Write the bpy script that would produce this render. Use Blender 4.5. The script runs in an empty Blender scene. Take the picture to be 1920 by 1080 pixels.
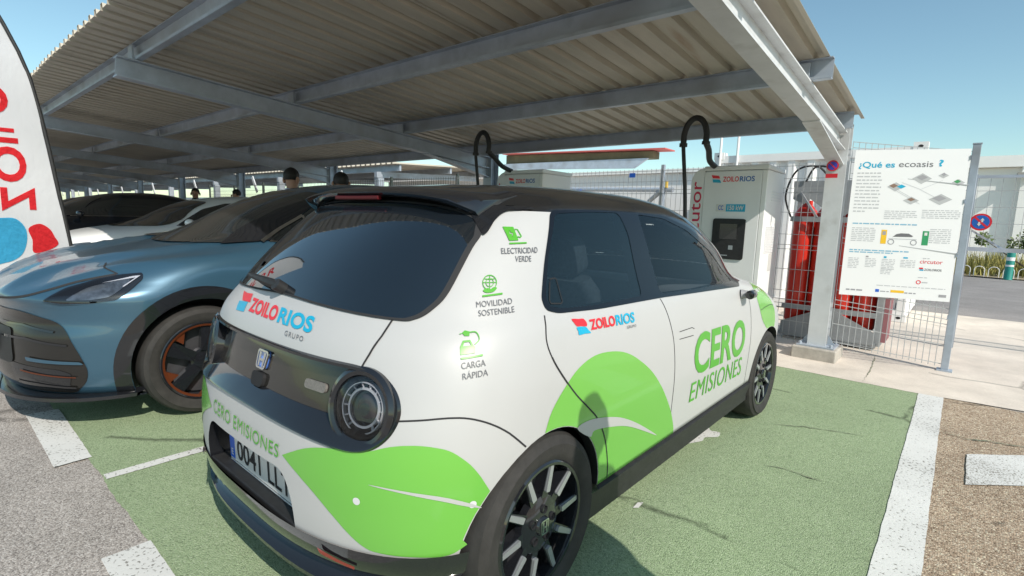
import bpy, bmesh, math, random
import numpy as np
from mathutils import Vector, Matrix
from mathutils.bvhtree import BVHTree
from mathutils.geometry import tessellate_polygon
R_ = math.radians
random.seed(7)
sc = bpy.context.scene
# ---------------------------------------------------------------- camera
cam_d = bpy.data.cameras.new('camera'); cam = bpy.data.objects.new('camera', cam_d)
sc.collection.objects.link(cam); sc.camera = cam
cam_d.sensor_width = 36.0; cam_d.lens = 36.0*973.08/1920.0
cam_d.clip_start = 0.02; cam_d.clip_end = 2000
def cam_matrix(yaw, pitch, roll, C):
    f = Vector((-math.sin(yaw)*math.cos(pitch), math.cos(yaw)*math.cos(pitch), -math.sin(pitch)))
    r = Vector((math.cos(yaw), math.sin(yaw), 0)); u = r.cross(f)
    c, s = math.cos(roll), math.sin(roll)
    r2 = c*r+s*u; u2 = -s*r+c*u
    return Matrix(((r2.x, u2.x, -f.x, C[0]), (r2.y, u2.y, -f.y, C[1]), (r2.z, u2.z, -f.z, C[2]), (0, 0, 0, 1)))
cam.matrix_world = cam_matrix(R_(40.68086), R_(7.68737), R_(1.87023), (1.80941, -0.68658, 1.33210))
# ---------------------------------------------------------------- world and sun
SUN_DIR = Vector((1.0, -0.34, 0.88)).normalized()          # towards the sun
world = bpy.data.worlds.new('World'); sc.world = world; world.use_nodes = True
wn = world.node_tree.nodes; wl = world.node_tree.links
sky = wn.new('ShaderNodeTexSky'); sky.sky_type = 'NISHITA'; sky.sun_disc = False
sky.sun_elevation = math.asin(SUN_DIR.z); sky.sun_rotation = math.atan2(SUN_DIR.x, SUN_DIR.y)
sky.air_density = 1.0; sky.dust_density = 0.7; sky.ozone_density = 1.6
bg = wn['Background']; bg.inputs[1].default_value = 0.118
tint = wn.new('ShaderNodeMix'); tint.data_type = 'RGBA'; tint.blend_type = 'MULTIPLY'; tint.inputs['Factor'].default_value = 1; tint.inputs['B'].default_value = (.88, 1.0, .87, 1)
wl.new(sky.outputs[0], tint.inputs['A']); wl.new(tint.outputs['Result'], bg.inputs[0])
sun_d = bpy.data.lights.new('sun', 'SUN'); sun = bpy.data.objects.new('sun', sun_d); sc.collection.objects.link(sun)
sun_d.energy = 3.2; sun_d.angle = R_(0.5); sun_d.color = (1.0, 0.93, 0.83)
sun.rotation_euler = SUN_DIR.to_track_quat('Z', 'Y').to_euler(); sun.location = (0, 0, 30)
sc.view_settings.view_transform = 'Standard'; sc.view_settings.look = 'None'
sc.view_settings.exposure = 0.57; sc.view_settings.gamma = 1.0; sc.view_settings.use_curve_mapping = False
# ---------------------------------------------------------------- helpers
def pchip(xs, ys):
    xs = np.array(xs, float); ys = np.array(ys, float)
    h = np.diff(xs); d = np.diff(ys)/h; m = np.zeros(len(xs))
    for i in range(1, len(xs)-1):
        if d[i-1]*d[i] > 0:
            w1 = 2*h[i]+h[i-1]; w2 = h[i]+2*h[i-1]
            m[i] = (w1+w2)/(w1/d[i-1]+w2/d[i])
    m[0] = d[0]; m[-1] = d[-1]
    def f(x):
        x = np.clip(np.asarray(x, float), xs[0], xs[-1])
        i = np.clip(np.searchsorted(xs, x)-1, 0, len(h)-1)
        t = (x-xs[i])/h[i]
        return ((2*t**3-3*t**2+1)*ys[i]+(t**3-2*t**2+t)*h[i]*m[i]+(-2*t**3+3*t**2)*ys[i+1]+(t**3-t**2)*h[i]*m[i+1])
    return f
class MB:
    """collects shapes, links them as one mesh object"""
    def __init__(s): s.v = []; s.f = []
    def add(s, vs, fs):
        b = len(s.v); s.v += [tuple(q) for q in vs]; s.f += [tuple(b+i for i in f) for f in fs]; return s
    def box(s, x0, x1, y0, y1, z0, z1, M=None):
        vs = [(x, y, z) for z in (z0, z1) for y in (y0, y1) for x in (x0, x1)]
        if M is not None: vs = [M @ Vector(q) for q in vs]
        return s.add(vs, [(0, 2, 3, 1), (4, 5, 7, 6), (0, 1, 5, 4), (2, 6, 7, 3), (0, 4, 6, 2), (1, 3, 7, 5)])
    def bar(s, a, b, w, h, up=(0, 0, 1)):
        """box of width w and height h from a to b"""
        a = Vector(a); b = Vector(b); d = (b-a).normalized(); up = Vector(up)
        sd = d.cross(up); sd = sd.normalized() if sd.length > 1e-6 else Vector((1, 0, 0)); u = sd.cross(d)
        vs = [p+sd*(w/2*i)+u*(h/2*j) for p in (a, b) for (i, j) in ((-1, -1), (1, -1), (1, 1), (-1, 1))]
        return s.add(vs, [(3, 2, 1, 0), (4, 5, 6, 7), (0, 1, 5, 4), (1, 2, 6, 5), (2, 3, 7, 6), (3, 0, 4, 7)])
    def tube(s, pts, r, n=10, cap=True):
        pts = [Vector(q) for q in pts]; m = len(pts)
        rs = r if hasattr(r, '__len__') else [r]*m
        ref = None; vs = []
        for i, q in enumerate(pts):
            d = (pts[min(i+1, m-1)]-pts[max(i-1, 0)]).normalized()
            if ref is None:
                ref = d.orthogonal().normalized()
            ref = (ref-d*ref.dot(d))
            ref = ref.normalized() if ref.length > 1e-6 else d.orthogonal().normalized()
            o = d.cross(ref)
            for k in range(n):
                a = 2*math.pi*k/n
                vs.append(q+(ref*math.cos(a)+o*math.sin(a))*rs[i])
        fs = [(i*n+k, i*n+(k+1) % n, (i+1)*n+(k+1) % n, (i+1)*n+k) for i in range(m-1) for k in range(n)]
        if cap: fs += [tuple(range(n-1, -1, -1)), tuple((m-1)*n+k for k in range(n))]
        return s.add(vs, fs)
    def lathe(s, prof, n=32, M=None, close=False, a0=0.0, a1=2*math.pi):
        """prof: (radius, height) about local z"""
        m = len(prof); vs = []
        full = abs(a1-a0-2*math.pi) < 1e-6; nn = n if full else n+1
        for k in range(nn):
            a = a0+(a1-a0)*k/n
            for (r, h) in prof: vs.append(Vector((r*math.cos(a), r*math.sin(a), h)))
        if M is not None: vs = [M @ q for q in vs]
        fs = []
        for k in range(n):
            k2 = (k+1) % nn
            for i in range(m-1 if not close else m):
                j = (i+1) % m
                fs.append((k*m+i, k2*m+i, k2*m+j, k*m+j))
        return s.add(vs, fs)
    def prism(s, poly, d0, d1, frame):
        """poly (u,v) extruded from d0 to d1 along frame normal; frame = (origin,u,v,n)"""
        o, u, v, n = [Vector(q) for q in frame]; m = len(poly)
        vs = [o+u*a+v*b+n*d for d in (d0, d1) for (a, b) in poly]
        fs = [tuple(range(m-1, -1, -1)), tuple(range(m, 2*m))]+[(i, (i+1) % m, m+(i+1) % m, m+i) for i in range(m)]
        return s.add(vs, fs)
    def sphere(s, c, r, n=12, m=8, sx=1, sy=1, sz=1):
        prof = [(math.sin(math.pi*i/m), -math.cos(math.pi*i/m)) for i in range(m+1)]
        M = Matrix.Translation(Vector(c)) @ Matrix.Diagonal((r*sx, r*sy, r*sz, 1))
        return s.lathe(prof, n, M)
    def mesh(s, name, merge=0.0, fix=True):
        me = bpy.data.meshes.new(name); me.from_pydata(s.v, [], s.f); me.update()
        bm = bmesh.new(); bm.from_mesh(me)
        bmesh.ops.remove_doubles(bm, verts=bm.verts, dist=max(merge, 1e-6))
        if fix: bmesh.ops.recalc_face_normals(bm, faces=bm.faces)
        bm.to_mesh(me); bm.free(); return me
    def build(s, name, m, parent=None, smooth=40, merge=0.0, bevel=0.0, fix=True):
        return link(name, s.mesh(name, merge, fix), m, parent, smooth, bevel)
def link(name, me, m, parent=None, smooth=40, bevel=0.0):
    o = bpy.data.objects.new(name, me); sc.collection.objects.link(o)
    if m is not None:
        me.materials.clear(); me.materials.append(m)
    if smooth:
        for q in me.polygons: q.use_smooth = True
        me.set_sharp_from_angle(angle=R_(smooth))
    if bevel:
        b = o.modifiers.new('bevel', 'BEVEL'); b.width = bevel; b.segments = 2; b.limit_method = 'ANGLE'; b.angle_limit = R_(40)
    if parent is not None: o.parent = parent
    return o
def tag(o, label, cat, group=None):
    o['label'] = label; o['category'] = cat
    if group: o['group'] = group
    return o
def thing(name, label, cat, loc=(0, 0, 0), rz=0.0, group=None):
    o = bpy.data.objects.new(name, None); sc.collection.objects.link(o)
    o.empty_display_size = 0.2; o.location = loc; o.rotation_euler = (0, 0, rz)
    return tag(o, label, cat, group)
def structure(o, kind='structure'):
    o['kind'] = kind; return o
def copy_tree(o, parent=None):
    c = o.copy(); sc.collection.objects.link(c); c.parent = parent
    for ch in [q for q in bpy.data.objects if q.parent == o]:
        copy_tree(ch, c)
    return c
# ---------------------------------------------------------------- materials
def srgb(r, g, b):
    return tuple(((c/255.0)/12.92 if c/255.0 <= 0.04045 else ((c/255.0+0.055)/1.055)**2.4) for c in (r, g, b))+(1,)
def mat(name, col, rough=0.5, metal=0.0, spec=0.5, coat=0.0, var=0.0, scale=8.0, bump=0.0, bscale=60.0, emit=0.0, var2=None, stretch=None, dirt=None):
    """procedural Principled material; var = lightness variation by noise, bump = fine relief"""
    m = bpy.data.materials.new(name); m.use_nodes = True
    nt = m.node_tree; n = nt.nodes; l = nt.links; p = n['Principled BSDF']
    p.inputs['Roughness'].default_value = rough; p.inputs['Metallic'].default_value = metal
    p.inputs['Specular IOR Level'].default_value = spec; p.inputs['Coat Weight'].default_value = coat
    p.inputs['Coat Roughness'].default_value = 0.03
    c = tuple(col[:3])+(1,)
    p.inputs['Base Color'].default_value = c
    tc = n.new('ShaderNodeTexCoord'); src = tc.outputs['Object']
    if stretch:
        mp = n.new('ShaderNodeMapping'); mp.inputs['Scale'].default_value = stretch; l.new(src, mp.inputs[0]); src = mp.outputs[0]
    if var > 0:
        no = n.new('ShaderNodeTexNoise'); no.inputs['Scale'].default_value = scale; no.inputs['Detail'].default_value = 6; no.inputs['Roughness'].default_value = 0.65
        l.new(src, no.inputs['Vector'])
        rp = n.new('ShaderNodeValToRGB'); rp.color_ramp.elements[0].position = 0.3; rp.color_ramp.elements[1].position = 0.7
        a = tuple(max(0, q*(1-var)) for q in c[:3])+(1,); b = tuple(min(1, q*(1+var)) for q in c[:3])+(1,)
        if var2: a = tuple(var2[:3])+(1,)
        rp.color_ramp.elements[0].color = a; rp.color_ramp.elements[1].color = b
        l.new(no.outputs[0], rp.inputs[0]); out = rp.outputs[0]
        if dirt:
            n2 = n.new('ShaderNodeTexNoise'); n2.inputs['Scale'].default_value = dirt[1]; n2.inputs['Detail'].default_value = 8; l.new(src, n2.inputs['Vector'])
            r2 = n.new('ShaderNodeValToRGB'); r2.color_ramp.elements[0].position = dirt[2]; r2.color_ramp.elements[1].position = dirt[3]
            l.new(n2.outputs[0], r2.inputs[0])
            mx = n.new('ShaderNodeMix'); mx.data_type = 'RGBA'; l.new(r2.outputs[0], mx.inputs['Factor']); l.new(out, mx.inputs['A']); mx.inputs['B'].default_value = tuple(dirt[0][:3])+(1,)
            out = mx.outputs['Result']
        l.new(out, p.inputs['Base Color'])
    if bump > 0:
        nb = n.new('ShaderNodeTexNoise'); nb.inputs['Scale'].default_value = bscale; nb.inputs['Detail'].default_value = 4
        l.new(tc.outputs['Object'], nb.inputs['Vector'])
        bp = n.new('ShaderNodeBump'); bp.inputs['Strength'].default_value = bump; bp.inputs['Distance'].default_value = 0.01
        l.new(nb.outputs[0], bp.inputs['Height']); l.new(bp.outputs[0], p.inputs['Normal'])
    if emit:
        p.inputs['Emission Color'].default_value = c; p.inputs['Emission Strength'].default_value = emit
    return m
def glass(name, tint, sky_haze=None, amount=0.0, rough=0.0):
    """thin pane: tinted see-through plus a mirror coat"""
    m = bpy.data.materials.new(name); m.use_nodes = True; nt = m.node_tree; n = nt.nodes; l = nt.links
    for q in list(n): n.remove(q)
    o = n.new('ShaderNodeOutputMaterial'); t = n.new('ShaderNodeBsdfTransparent'); t.inputs[0].default_value = tuple(tint[:3])+(1,)
    g = n.new('ShaderNodeBsdfGlossy'); g.inputs['Roughness'].default_value = rough
    f = n.new('ShaderNodeFresnel'); f.inputs[0].default_value = 1.5
    base = t.outputs[0]
    if sky_haze:
        df = n.new('ShaderNodeBsdfDiffuse'); df.inputs[0].default_value = tuple(sky_haze[:3])+(1,); m0 = n.new('ShaderNodeMixShader'); m0.inputs[0].default_value = amount
        l.new(base, m0.inputs[1]); l.new(df.outputs[0], m0.inputs[2]); base = m0.outputs[0]
    mx = n.new('ShaderNodeMixShader'); l.new(f.outputs[0], mx.inputs[0]); l.new(base, mx.inputs[1]); l.new(g.outputs[0], mx.inputs[2])
    l.new(mx.outputs[0], o.inputs[0]); return m
# ---------------------------------------------------------------- bodies lofted from level plan outlines
class Body:
    """car body: at each level z an outline from rear yr, front yf and half width W with rounded ends"""
    def __init__(s, rows, Dr, nr, Df, nf, barrel=0.01, yc=1.9, N=22, S=40):
        z = [q[0] for q in rows]; s.z0, s.z1 = z[0], z[-1]
        s.yr = pchip(z, [q[1] for q in rows]); s.yf = pchip(z, [q[2] for q in rows]); s.W = pchip(z, [q[3] for q in rows])
        s.Dr, s.nr, s.nf, s.barrel, s.yc, s.N, s.S = Dr, nr, nf, barrel, yc, N, S
        s.Df = Df if callable(Df) else (lambda z: Df)
    def outline(s, z, inset=0.0):
        yr, yf, W = float(s.yr(z))+inset, float(s.yf(z))-inset, max(0.01, float(s.W(z))-inset)
        L = yf-yr; Dr = min(float(s.Dr(z)) if callable(s.Dr) else s.Dr, L*0.42); Df = min(float(s.Df(z)), L*0.42); N, S = s.N, s.S
        pts = []
        for i in range(N+1):
            t = math.pi/2*i/N
            pts.append((W*math.sin(t)**(2/s.nr), yr+Dr*(1-max(0, math.cos(t))**(2/s.nr))))
        for i in range(1, S):
            pts.append((W, yr+Dr+(L-Dr-Df)*i/S))
        for i in range(N+1):
            t = math.pi/2*(1-i/N)
            pts.append((W*math.sin(t)**(2/s.nf), yf-Df*(1-max(0, math.cos(t))**(2/s.nf))))
        pts = [(x*(1-s.barrel*((y-s.yc)/1.9)**2), y) for x, y in pts]
        full = pts+[(-x, y) for x, y in pts[-2:0:-1]]
        return full
    def solid(s, zs, inset=0.0, bottom=True, top=True):
        mb = MB(); rings = [s.outline(z, inset) for z in zs]; n = len(rings[0])
        for z, r in zip(zs, rings): mb.v += [(x, y, z) for x, y in r]
        for i in range(len(zs)-1):
            for k in range(n):
                k2 = (k+1) % n
                mb.f.append((i*n+k, i*n+k2, (i+1)*n+k2, (i+1)*n+k))
        def cap(i, flip):
            # strip cap between the right and left halves
            h = n//2
            for k in range(h):
                a, b = i*n+k, i*n+k+1; c, d = i*n+(n-k-1) % n, i*n+(n-k) % n
                q = [a, b, c, d] if flip else [d, c, b, a]
                q2 = []
                for e in q:
                    if e not in q2: q2.append(e)
                if len(q2) > 2: mb.f.append(tuple(q2))
        if bottom: cap(0, True)
        if top: cap(len(zs)-1, False)
        return mb
def bvh_of(me):
    bm = bmesh.new(); bm.from_mesh(me); b = BVHTree.FromBMesh(bm); bm.free(); return b
def boolean(o, cutter_mb, mcut=None):
    me = cutter_mb.mesh('cut'); c = bpy.data.objects.new('cut', me); sc.collection.objects.link(c)
    me.materials.append(mcut if mcut else o.data.materials[0])
    md = o.modifiers.new('b', 'BOOLEAN'); md.operation = 'DIFFERENCE'; md.object = c; md.solver = 'EXACT'; md.use_self = True
    try: md.material_mode = 'TRANSFER'
    except Exception: pass
    bpy.context.view_layer.update(); dg = bpy.context.evaluated_depsgraph_get(); dg.update()
    new = bpy.data.meshes.new_from_object(o.evaluated_get(dg)); o.modifiers.clear()
    old = o.data; o.data = new; bpy.data.meshes.remove(old); bpy.data.objects.remove(c); bpy.data.meshes.remove(me)
HONDA_ROWS = [(.16, .34, 3.60, .72), (.20, .12, 3.76, .80), (.25, .05, 3.82, .838), (.30, .02, 3.85, .852), (.36, .005, 3.87, .860), (.44, .0, 3.885, .866), (.53, .002, 3.893, .872),
 (.62, .012, 3.893, .876), (.70, .028, 3.87, .874), (.80, .055, 3.80, .868), (.88, .078, 3.66, .856), (.94, .102, 3.46, .842), (.985, .135, 3.22, .828),
 (1.02, .162, 3.09, .808), (1.06, .190, 3.03, .788), (1.15, .264, 2.94, .748), (1.25, .362, 2.81, .708), (1.34, .466, 2.65, .668), (1.378, .522, 2.53, .644),
 (1.408, .565, 2.44, .615), (1.433, .635, 2.33, .575), (1.453, .74, 2.20, .52), (1.468, .90, 2.06, .44), (1.477, 1.08, 1.90, .34), (1.482, 1.25, 1.74, .22), (1.484, 1.38, 1.62, .11)]
honda = Body(HONDA_ROWS, .55, 2.7, pchip([.2, .7, .9, 1.0, 1.2, 1.5], [.62, .62, .82, .84, .70, .70]), 2.4, barrel=.010, yc=1.75)
HZ = sorted(set([round(.33+.02*i, 3) for i in range(53)]+[1.38, 1.40, 1.41, 1.42, 1.43, 1.438, 1.446, 1.453, 1.459, 1.464, 1.469, 1.473, 1.477, 1.48, 1.482, 1.484]))
HZ = [z for z in HZ if z <= 1.4841]
# ---------------------------------------------------------------- conforming patches on a body
SQ = math.sqrt(.5)
FR = {'S': ((3, 0, 0), (0, 1, 0), (0, 0, 1), (-1, 0, 0)), 'L': ((-3, 0, 0), (0, 1, 0), (0, 0, 1), (1, 0, 0)),
      'B': ((0, -3, 0), (1, 0, 0), (0, 0, 1), (0, 1, 0)), 'F': ((0, 8, 0), (1, 0, 0), (0, 0, 1), (0, -1, 0)),
      'Q': ((2, -2, 0), (SQ, SQ, 0), (0, 0, 1), (-SQ, SQ, 0)), 'QL': ((-2, -2, 0), (-SQ, SQ, 0), (0, 0, 1), (SQ, SQ, 0)),
      'FQ': ((3, 7, 0), (-SQ, SQ, 0), (0, 0, 1), (-SQ, -SQ, 0))}
class Surf:
    """reference surface: ray hits with smooth normals"""
    def __init__(s, me):
        s.me = me; bm = bmesh.new(); bm.from_mesh(me); bm.normal_update(); s.bvh = BVHTree.FromBMesh(bm)
        s.co = [v.co.copy() for v in bm.verts]; s.no = [v.normal.copy() for v in bm.verts]; s.fv = [[v.index for v in f.verts] for f in bm.faces]
        bm.free()
    def nrm(s, P, fi):
        from mathutils.interpolate import poly_3d_calc
        vs = s.fv[fi]; w = poly_3d_calc([s.co[i] for i in vs], P)
        n = Vector((0, 0, 0))
        for i, k in zip(vs, w): n += s.no[i]*k
        return n.normalized()
    def hit(s, a, b, frame):
        o, u, v, d = [Vector(q) for q in frame]
        r = s.bvh.ray_cast(o+u*a+v*b, d)
        if r[0] is None: return None, None
        return r[0], s.nrm(r[0], r[2])
def spline(pts, k=6, closed=True):
    """Catmull-Rom through 2D points"""
    n = len(pts); out = []
    P = [Vector((p[0], p[1])) for p in pts]
    rng = range(n) if closed else range(n-1)
    for i in rng:
        p0, p1, p2, p3 = (P[(i+j-1) % n] for j in range(4)) if closed else (P[max(i-1, 0)], P[i], P[i+1], P[min(i+2, n-1)])
        for t in range(k):
            t = t/k
            q = 0.5*((2*p1)+(p2-p0)*t+(2*p0-5*p1+4*p2-p3)*t*t+(3*p1-p0-3*p2+p3)*t**3)
            out.append((q.x, q.y))
    if not closed: out.append(tuple(P[-1]))
    return out
def round_poly(pts, r, k=5):
    """polygon with rounded corners"""
    n = len(pts); out = []
    for i in range(n):
        p0, p1, p2 = Vector(pts[i-1]), Vector(pts[i]), Vector(pts[(i+1) % n])
        rr = r[i] if hasattr(r, '__len__') else r
        a = (p0-p1); b = (p2-p1); d = min(rr, a.length*.48, b.length*.48)
        A = p1+a.normalized()*d; B = p1+b.normalized()*d
        for j in range(k+1):
            t = j/k; q = A*(1-t)**2+p1*2*t*(1-t)+B*t*t; out.append((q.x, q.y))
    return out
def circle(cx, cy, r, n=40, ry=None):
    return [(cx+r*math.cos(2*math.pi*i/n), cy+(ry or r)*math.sin(2*math.pi*i/n)) for i in range(n)]
def flat(loops):
    """2D loops (outer, holes) -> verts, triangles"""
    L = [[Vector((a, b, 0)) for a, b in l] for l in loops]
    return [(v.x, v.y) for l in L for v in l], [tuple(t) for t in tessellate_polygon(L)]
def grid_cut(vs, fs, cell):
    bm = bmesh.new(); V = [bm.verts.new((a, b, 0)) for a, b in vs]
    for f in fs:
        try: bm.faces.new([V[i] for i in f])
        except ValueError: pass
    bmesh.ops.remove_doubles(bm, verts=bm.verts, dist=1e-5)
    for ax in (0, 1):
        lo = min(v.co[ax] for v in bm.verts); hi = max(v.co[ax] for v in bm.verts)
        k = math.ceil(lo/cell+1e-6)
        while k*cell < hi-1e-6:
            n = [0, 0, 0]; n[ax] = 1; co = [0, 0, 0]; co[ax] = k*cell
            bmesh.ops.bisect_plane(bm, geom=bm.verts[:]+bm.edges[:]+bm.faces[:], plane_co=co, plane_no=n, dist=1e-6)
            k += 1
    bm.verts.index_update()
    out = ([(v.co.x, v.co.y) for v in bm.verts], [tuple(v.index for v in f.verts) for f in bm.faces]); bm.free(); return out
def project(vs, fs, surf, frame, off):
    P = []; N = []
    for a, b in vs:
        p, n = surf.hit(a, b, frame)
        if p is None: P.append(None); N.append(None)
        else: P.append(p+n*off); N.append(n)
    ix = {}; co = []; no = []
    for i, p in enumerate(P):
        if p is not None: ix[i] = len(co); co.append(p); no.append(N[i])
    d = -Vector(frame[3]); F = []
    for f in fs:
        if all(i in ix for i in f):
            g = [ix[i] for i in f]
            c = (co[g[1]]-co[g[0]]).cross(co[g[2]]-co[g[1]])
            F.append(tuple(g) if c.dot(no[g[0]]) >= 0 else tuple(g[::-1]))
    return co, F, no
def mesh_n(name, co, F, no):
    me = bpy.data.meshes.new(name); me.from_pydata([tuple(c) for c in co], [], F); me.update()
    for q in me.polygons: q.use_smooth = True
    me.normals_split_custom_set_from_vertices([tuple(n) for n in no]); return me
def patch(name, loops, surf, fr, m, parent, off=.0015, cell=.04):
    vs, fs = flat(loops); vs, fs = grid_cut(vs, fs, cell)
    co, F, no = project(vs, fs, surf, FR[fr], off)
    return link(name, mesh_n(name, co, F, no), m, parent, smooth=0)
def ribbon(pts, w):
    n = len(pts); l = []; r = []
    for i in range(n):
        a = Vector(pts[max(i-1, 0)]); b = Vector(pts[min(i+1, n-1)]); d = (b-a).normalized(); q = Vector((-d.y, d.x))*w/2
        p = Vector(pts[i]); l.append(tuple(p+q)); r.append(tuple(p-q))
    return l+r[::-1]
def multi(name, polys, surf, m, parent, off=.002, cell=.02):
    """several flat polygons (frame, loops) of one mark as one mesh"""
    CO, FF, NO = [], [], []
    for fr, loops in polys:
        vs, fs = flat(loops); vs, fs = grid_cut(vs, fs, cell)
        co, F, no = project(vs, fs, surf, FR[fr], off); b = len(CO)
        CO += co; NO += no; FF += [tuple(i+b for i in f) for f in F]
    return link(name, mesh_n(name, CO, FF, NO), m, parent, smooth=0)
_tc = {}
def text2d(txt, bold=0.0, shear=0.0, spacing=1.0):
    """letters as 2D verts and faces, with their bounding box"""
    k = (txt, bold, shear, spacing)
    if k in _tc: return _tc[k]
    c = bpy.data.curves.new('t', 'FONT'); c.body = txt; c.offset = bold; c.shear = shear; c.space_character = spacing; c.resolution_u = 4; c.fill_mode = 'FRONT'
    o = bpy.data.objects.new('t', c); sc.collection.objects.link(o)
    dg = bpy.context.evaluated_depsgraph_get(); dg.update()
    me = bpy.data.meshes.new_from_object(o.evaluated_get(dg))
    vs = [(v.co.x, v.co.y) for v in me.vertices]; fs = [tuple(q.vertices) for q in me.polygons]
    bpy.data.objects.remove(o); bpy.data.curves.remove(c); bpy.data.meshes.remove(me)
    bb = (min(v[0] for v in vs), max(v[0] for v in vs), min(v[1] for v in vs), max(v[1] for v in vs))
    _tc[k] = (vs, fs, bb); return _tc[k]
def quadmap(vs, bb, quad):
    """box bb onto quad TL, TR, BR, BL by bilinear blend"""
    TL, TR, BR, BL = [Vector(q) for q in quad]; out = []
    for x, y in vs:
        s = (x-bb[0])/(bb[1]-bb[0]); t = (y-bb[2])/(bb[3]-bb[2])
        p = (BL*(1-s)+BR*s)*(1-t)+(TL*(1-s)+TR*s)*t; out.append(tuple(p))
    return out
def text_on(name, txt, quad, surf, fr, m, parent, bold=0.0, shear=0.0, off=.0032, cell=.02, sub=(0, 1), spacing=1.0):
    """lettering on a body; sub = the share of the quad's width this text takes"""
    vs, fs, bb = text2d(txt, bold, shear, spacing)
    TL, TR, BR, BL = [Vector(q) for q in quad]
    q = (TL.lerp(TR, sub[0]), TL.lerp(TR, sub[1]), BL.lerp(BR, sub[1]), BL.lerp(BR, sub[0]))
    vs = quadmap(vs, bb, q); vs, fs = grid_cut(vs, fs, cell)
    co, F, no = project(vs, fs, surf, FR[fr], off)
    return link(name, mesh_n(name, co, F, no), m, parent, smooth=0)
def text_flat(name, txt, quad3, m, parent, bold=0.0, shear=0.0, mirror=False, spacing=1.0):
    """lettering on a flat board; quad3 = 3D TL, TR, BR, BL"""
    vs, fs, bb = text2d(txt, bold, shear, spacing)
    TL, TR, BR, BL = [Vector(q) for q in quad3]; co = []
    for x, y in vs:
        s = (x-bb[0])/(bb[1]-bb[0]); t = (y-bb[2])/(bb[3]-bb[2])
        if mirror: s = 1-s
        co.append((BL*(1-s)+BR*s)*(1-t)+(TL*(1-s)+TR*s)*t)
    mb = MB().add(co, fs); return mb.build(name, m, parent, smooth=0, fix=False)
def transfer_normals(me, surf, outside=0.004):
    """give the outer skin of a cut body the normals of the uncut one"""
    no = [tuple(c.vector) for c in me.corner_normals]
    for p in me.polygons:
        r = surf.bvh.find_nearest(p.center)
        if r[3] < outside and abs(p.normal.dot(r[1])) > .85:
            for li in p.loop_indices:
                v = me.vertices[me.loops[li].vertex_index].co
                q = surf.bvh.find_nearest(v)
                if q[0] is not None and q[3] < outside:
                    n = surf.nrm(q[0], q[2]); no[li] = tuple(n)
    me.normals_split_custom_set(no)
def ring_loft(name, loops, surf, fr, offs, m, parent):
    """closed strip through 2D loops of equal count, each lifted by its own offset along the smooth normal (negative = sunk along the view axis)"""
    mb = MB(); n = len(loops[0])
    for l, of in zip(loops, offs):
        for a, b in l:
            p, nn = surf.hit(a, b, FR[fr])
            if p is None: p, nn = Vector((0, 0, 0)), Vector((0, 0, 1))
            mb.v.append(tuple(p+nn*of if of >= 0 else p+Vector(FR[fr][3])*(-of)))
    for i in range(len(loops)-1):
        for k in range(n):
            mb.f.append((i*n+k, i*n+(k+1) % n, (i+1)*n+(k+1) % n, (i+1)*n+k))
    return mb.build(name, m, parent, smooth=50)
# ---------------------------------------------------------------- shared materials
M_ = {}
M_['black_gloss'] = mat('black gloss paint', (.012, .013, .016), .08, coat=.6)
M_['frame_black'] = mat('window surround black', (.006, .007, .010), .12, spec=.35, coat=.08)
M_['black_plastic'] = mat('black plastic', (.018, .018, .019), .55, var=.3, scale=30, bump=.05, bscale=300)
M_['rubber'] = mat('tyre rubber', (.026, .0245, .023), .8, var=.35, scale=14, bump=.12, bscale=160)
M_['chrome'] = mat('chrome', (.75, .76, .78), .12, metal=1)
M_['silver'] = mat('machined silver', (.42, .44, .46), .35, metal=.6)
M_['lens_clear'] = glass('clear lens', (.86, .87, .9))
M_['black_dark'] = mat('dark interior', (.012, .012, .014), .8)
M_['seat_cloth'] = mat('grey seat cloth', (.06, .065, .075), .9, var=.3, scale=60)
M_['glass_dark'] = mat('privacy glass', (.007, .011, .016), .02, spec=.8, coat=.8)
M_['glass_tint'] = glass('tinted side glass', (.46, .54, .57), (.09, .19, .27), .06)  # weak bluish diffuse share stands in for sky reflected in the pane
M_['glass_light'] = glass('pale side glass', (.95, .98, .98))
M_['glass_front'] = glass('clear windscreen', (.92, .96, .96))
M_['white_wrap'] = mat('white vinyl wrap', (.445, .445, .445), 0.42, coat=.10, var=.015, scale=3)
M_['green_wrap'] = mat('green vinyl', srgb(108, 176, 72), .26, coat=.4)
M_['green_ink'] = mat('green lettering', srgb(76, 158, 44), .35)
M_['grey_ink'] = mat('grey lettering', (.13, .13, .14), .4)
M_['red_ink'] = mat('red lettering', srgb(214, 36, 48), .35)
M_['cyan_ink'] = mat('cyan lettering', srgb(20, 160, 196), .35)
M_['gap'] = mat('panel gap', (.02, .02, .022), .8)
M_['red_lens'] = mat('red reflector lens', (.30, .008, .012), .12, coat=.5)
M_['dark_red_lens'] = mat('unlit brake light lens', (.09, .006, .009), .45, spec=.2)
M_['plate'] = mat('number plate white', (.62, .62, .60), .35)
M_['blue'] = mat('plate blue band', srgb(30, 90, 190), .4)
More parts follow.
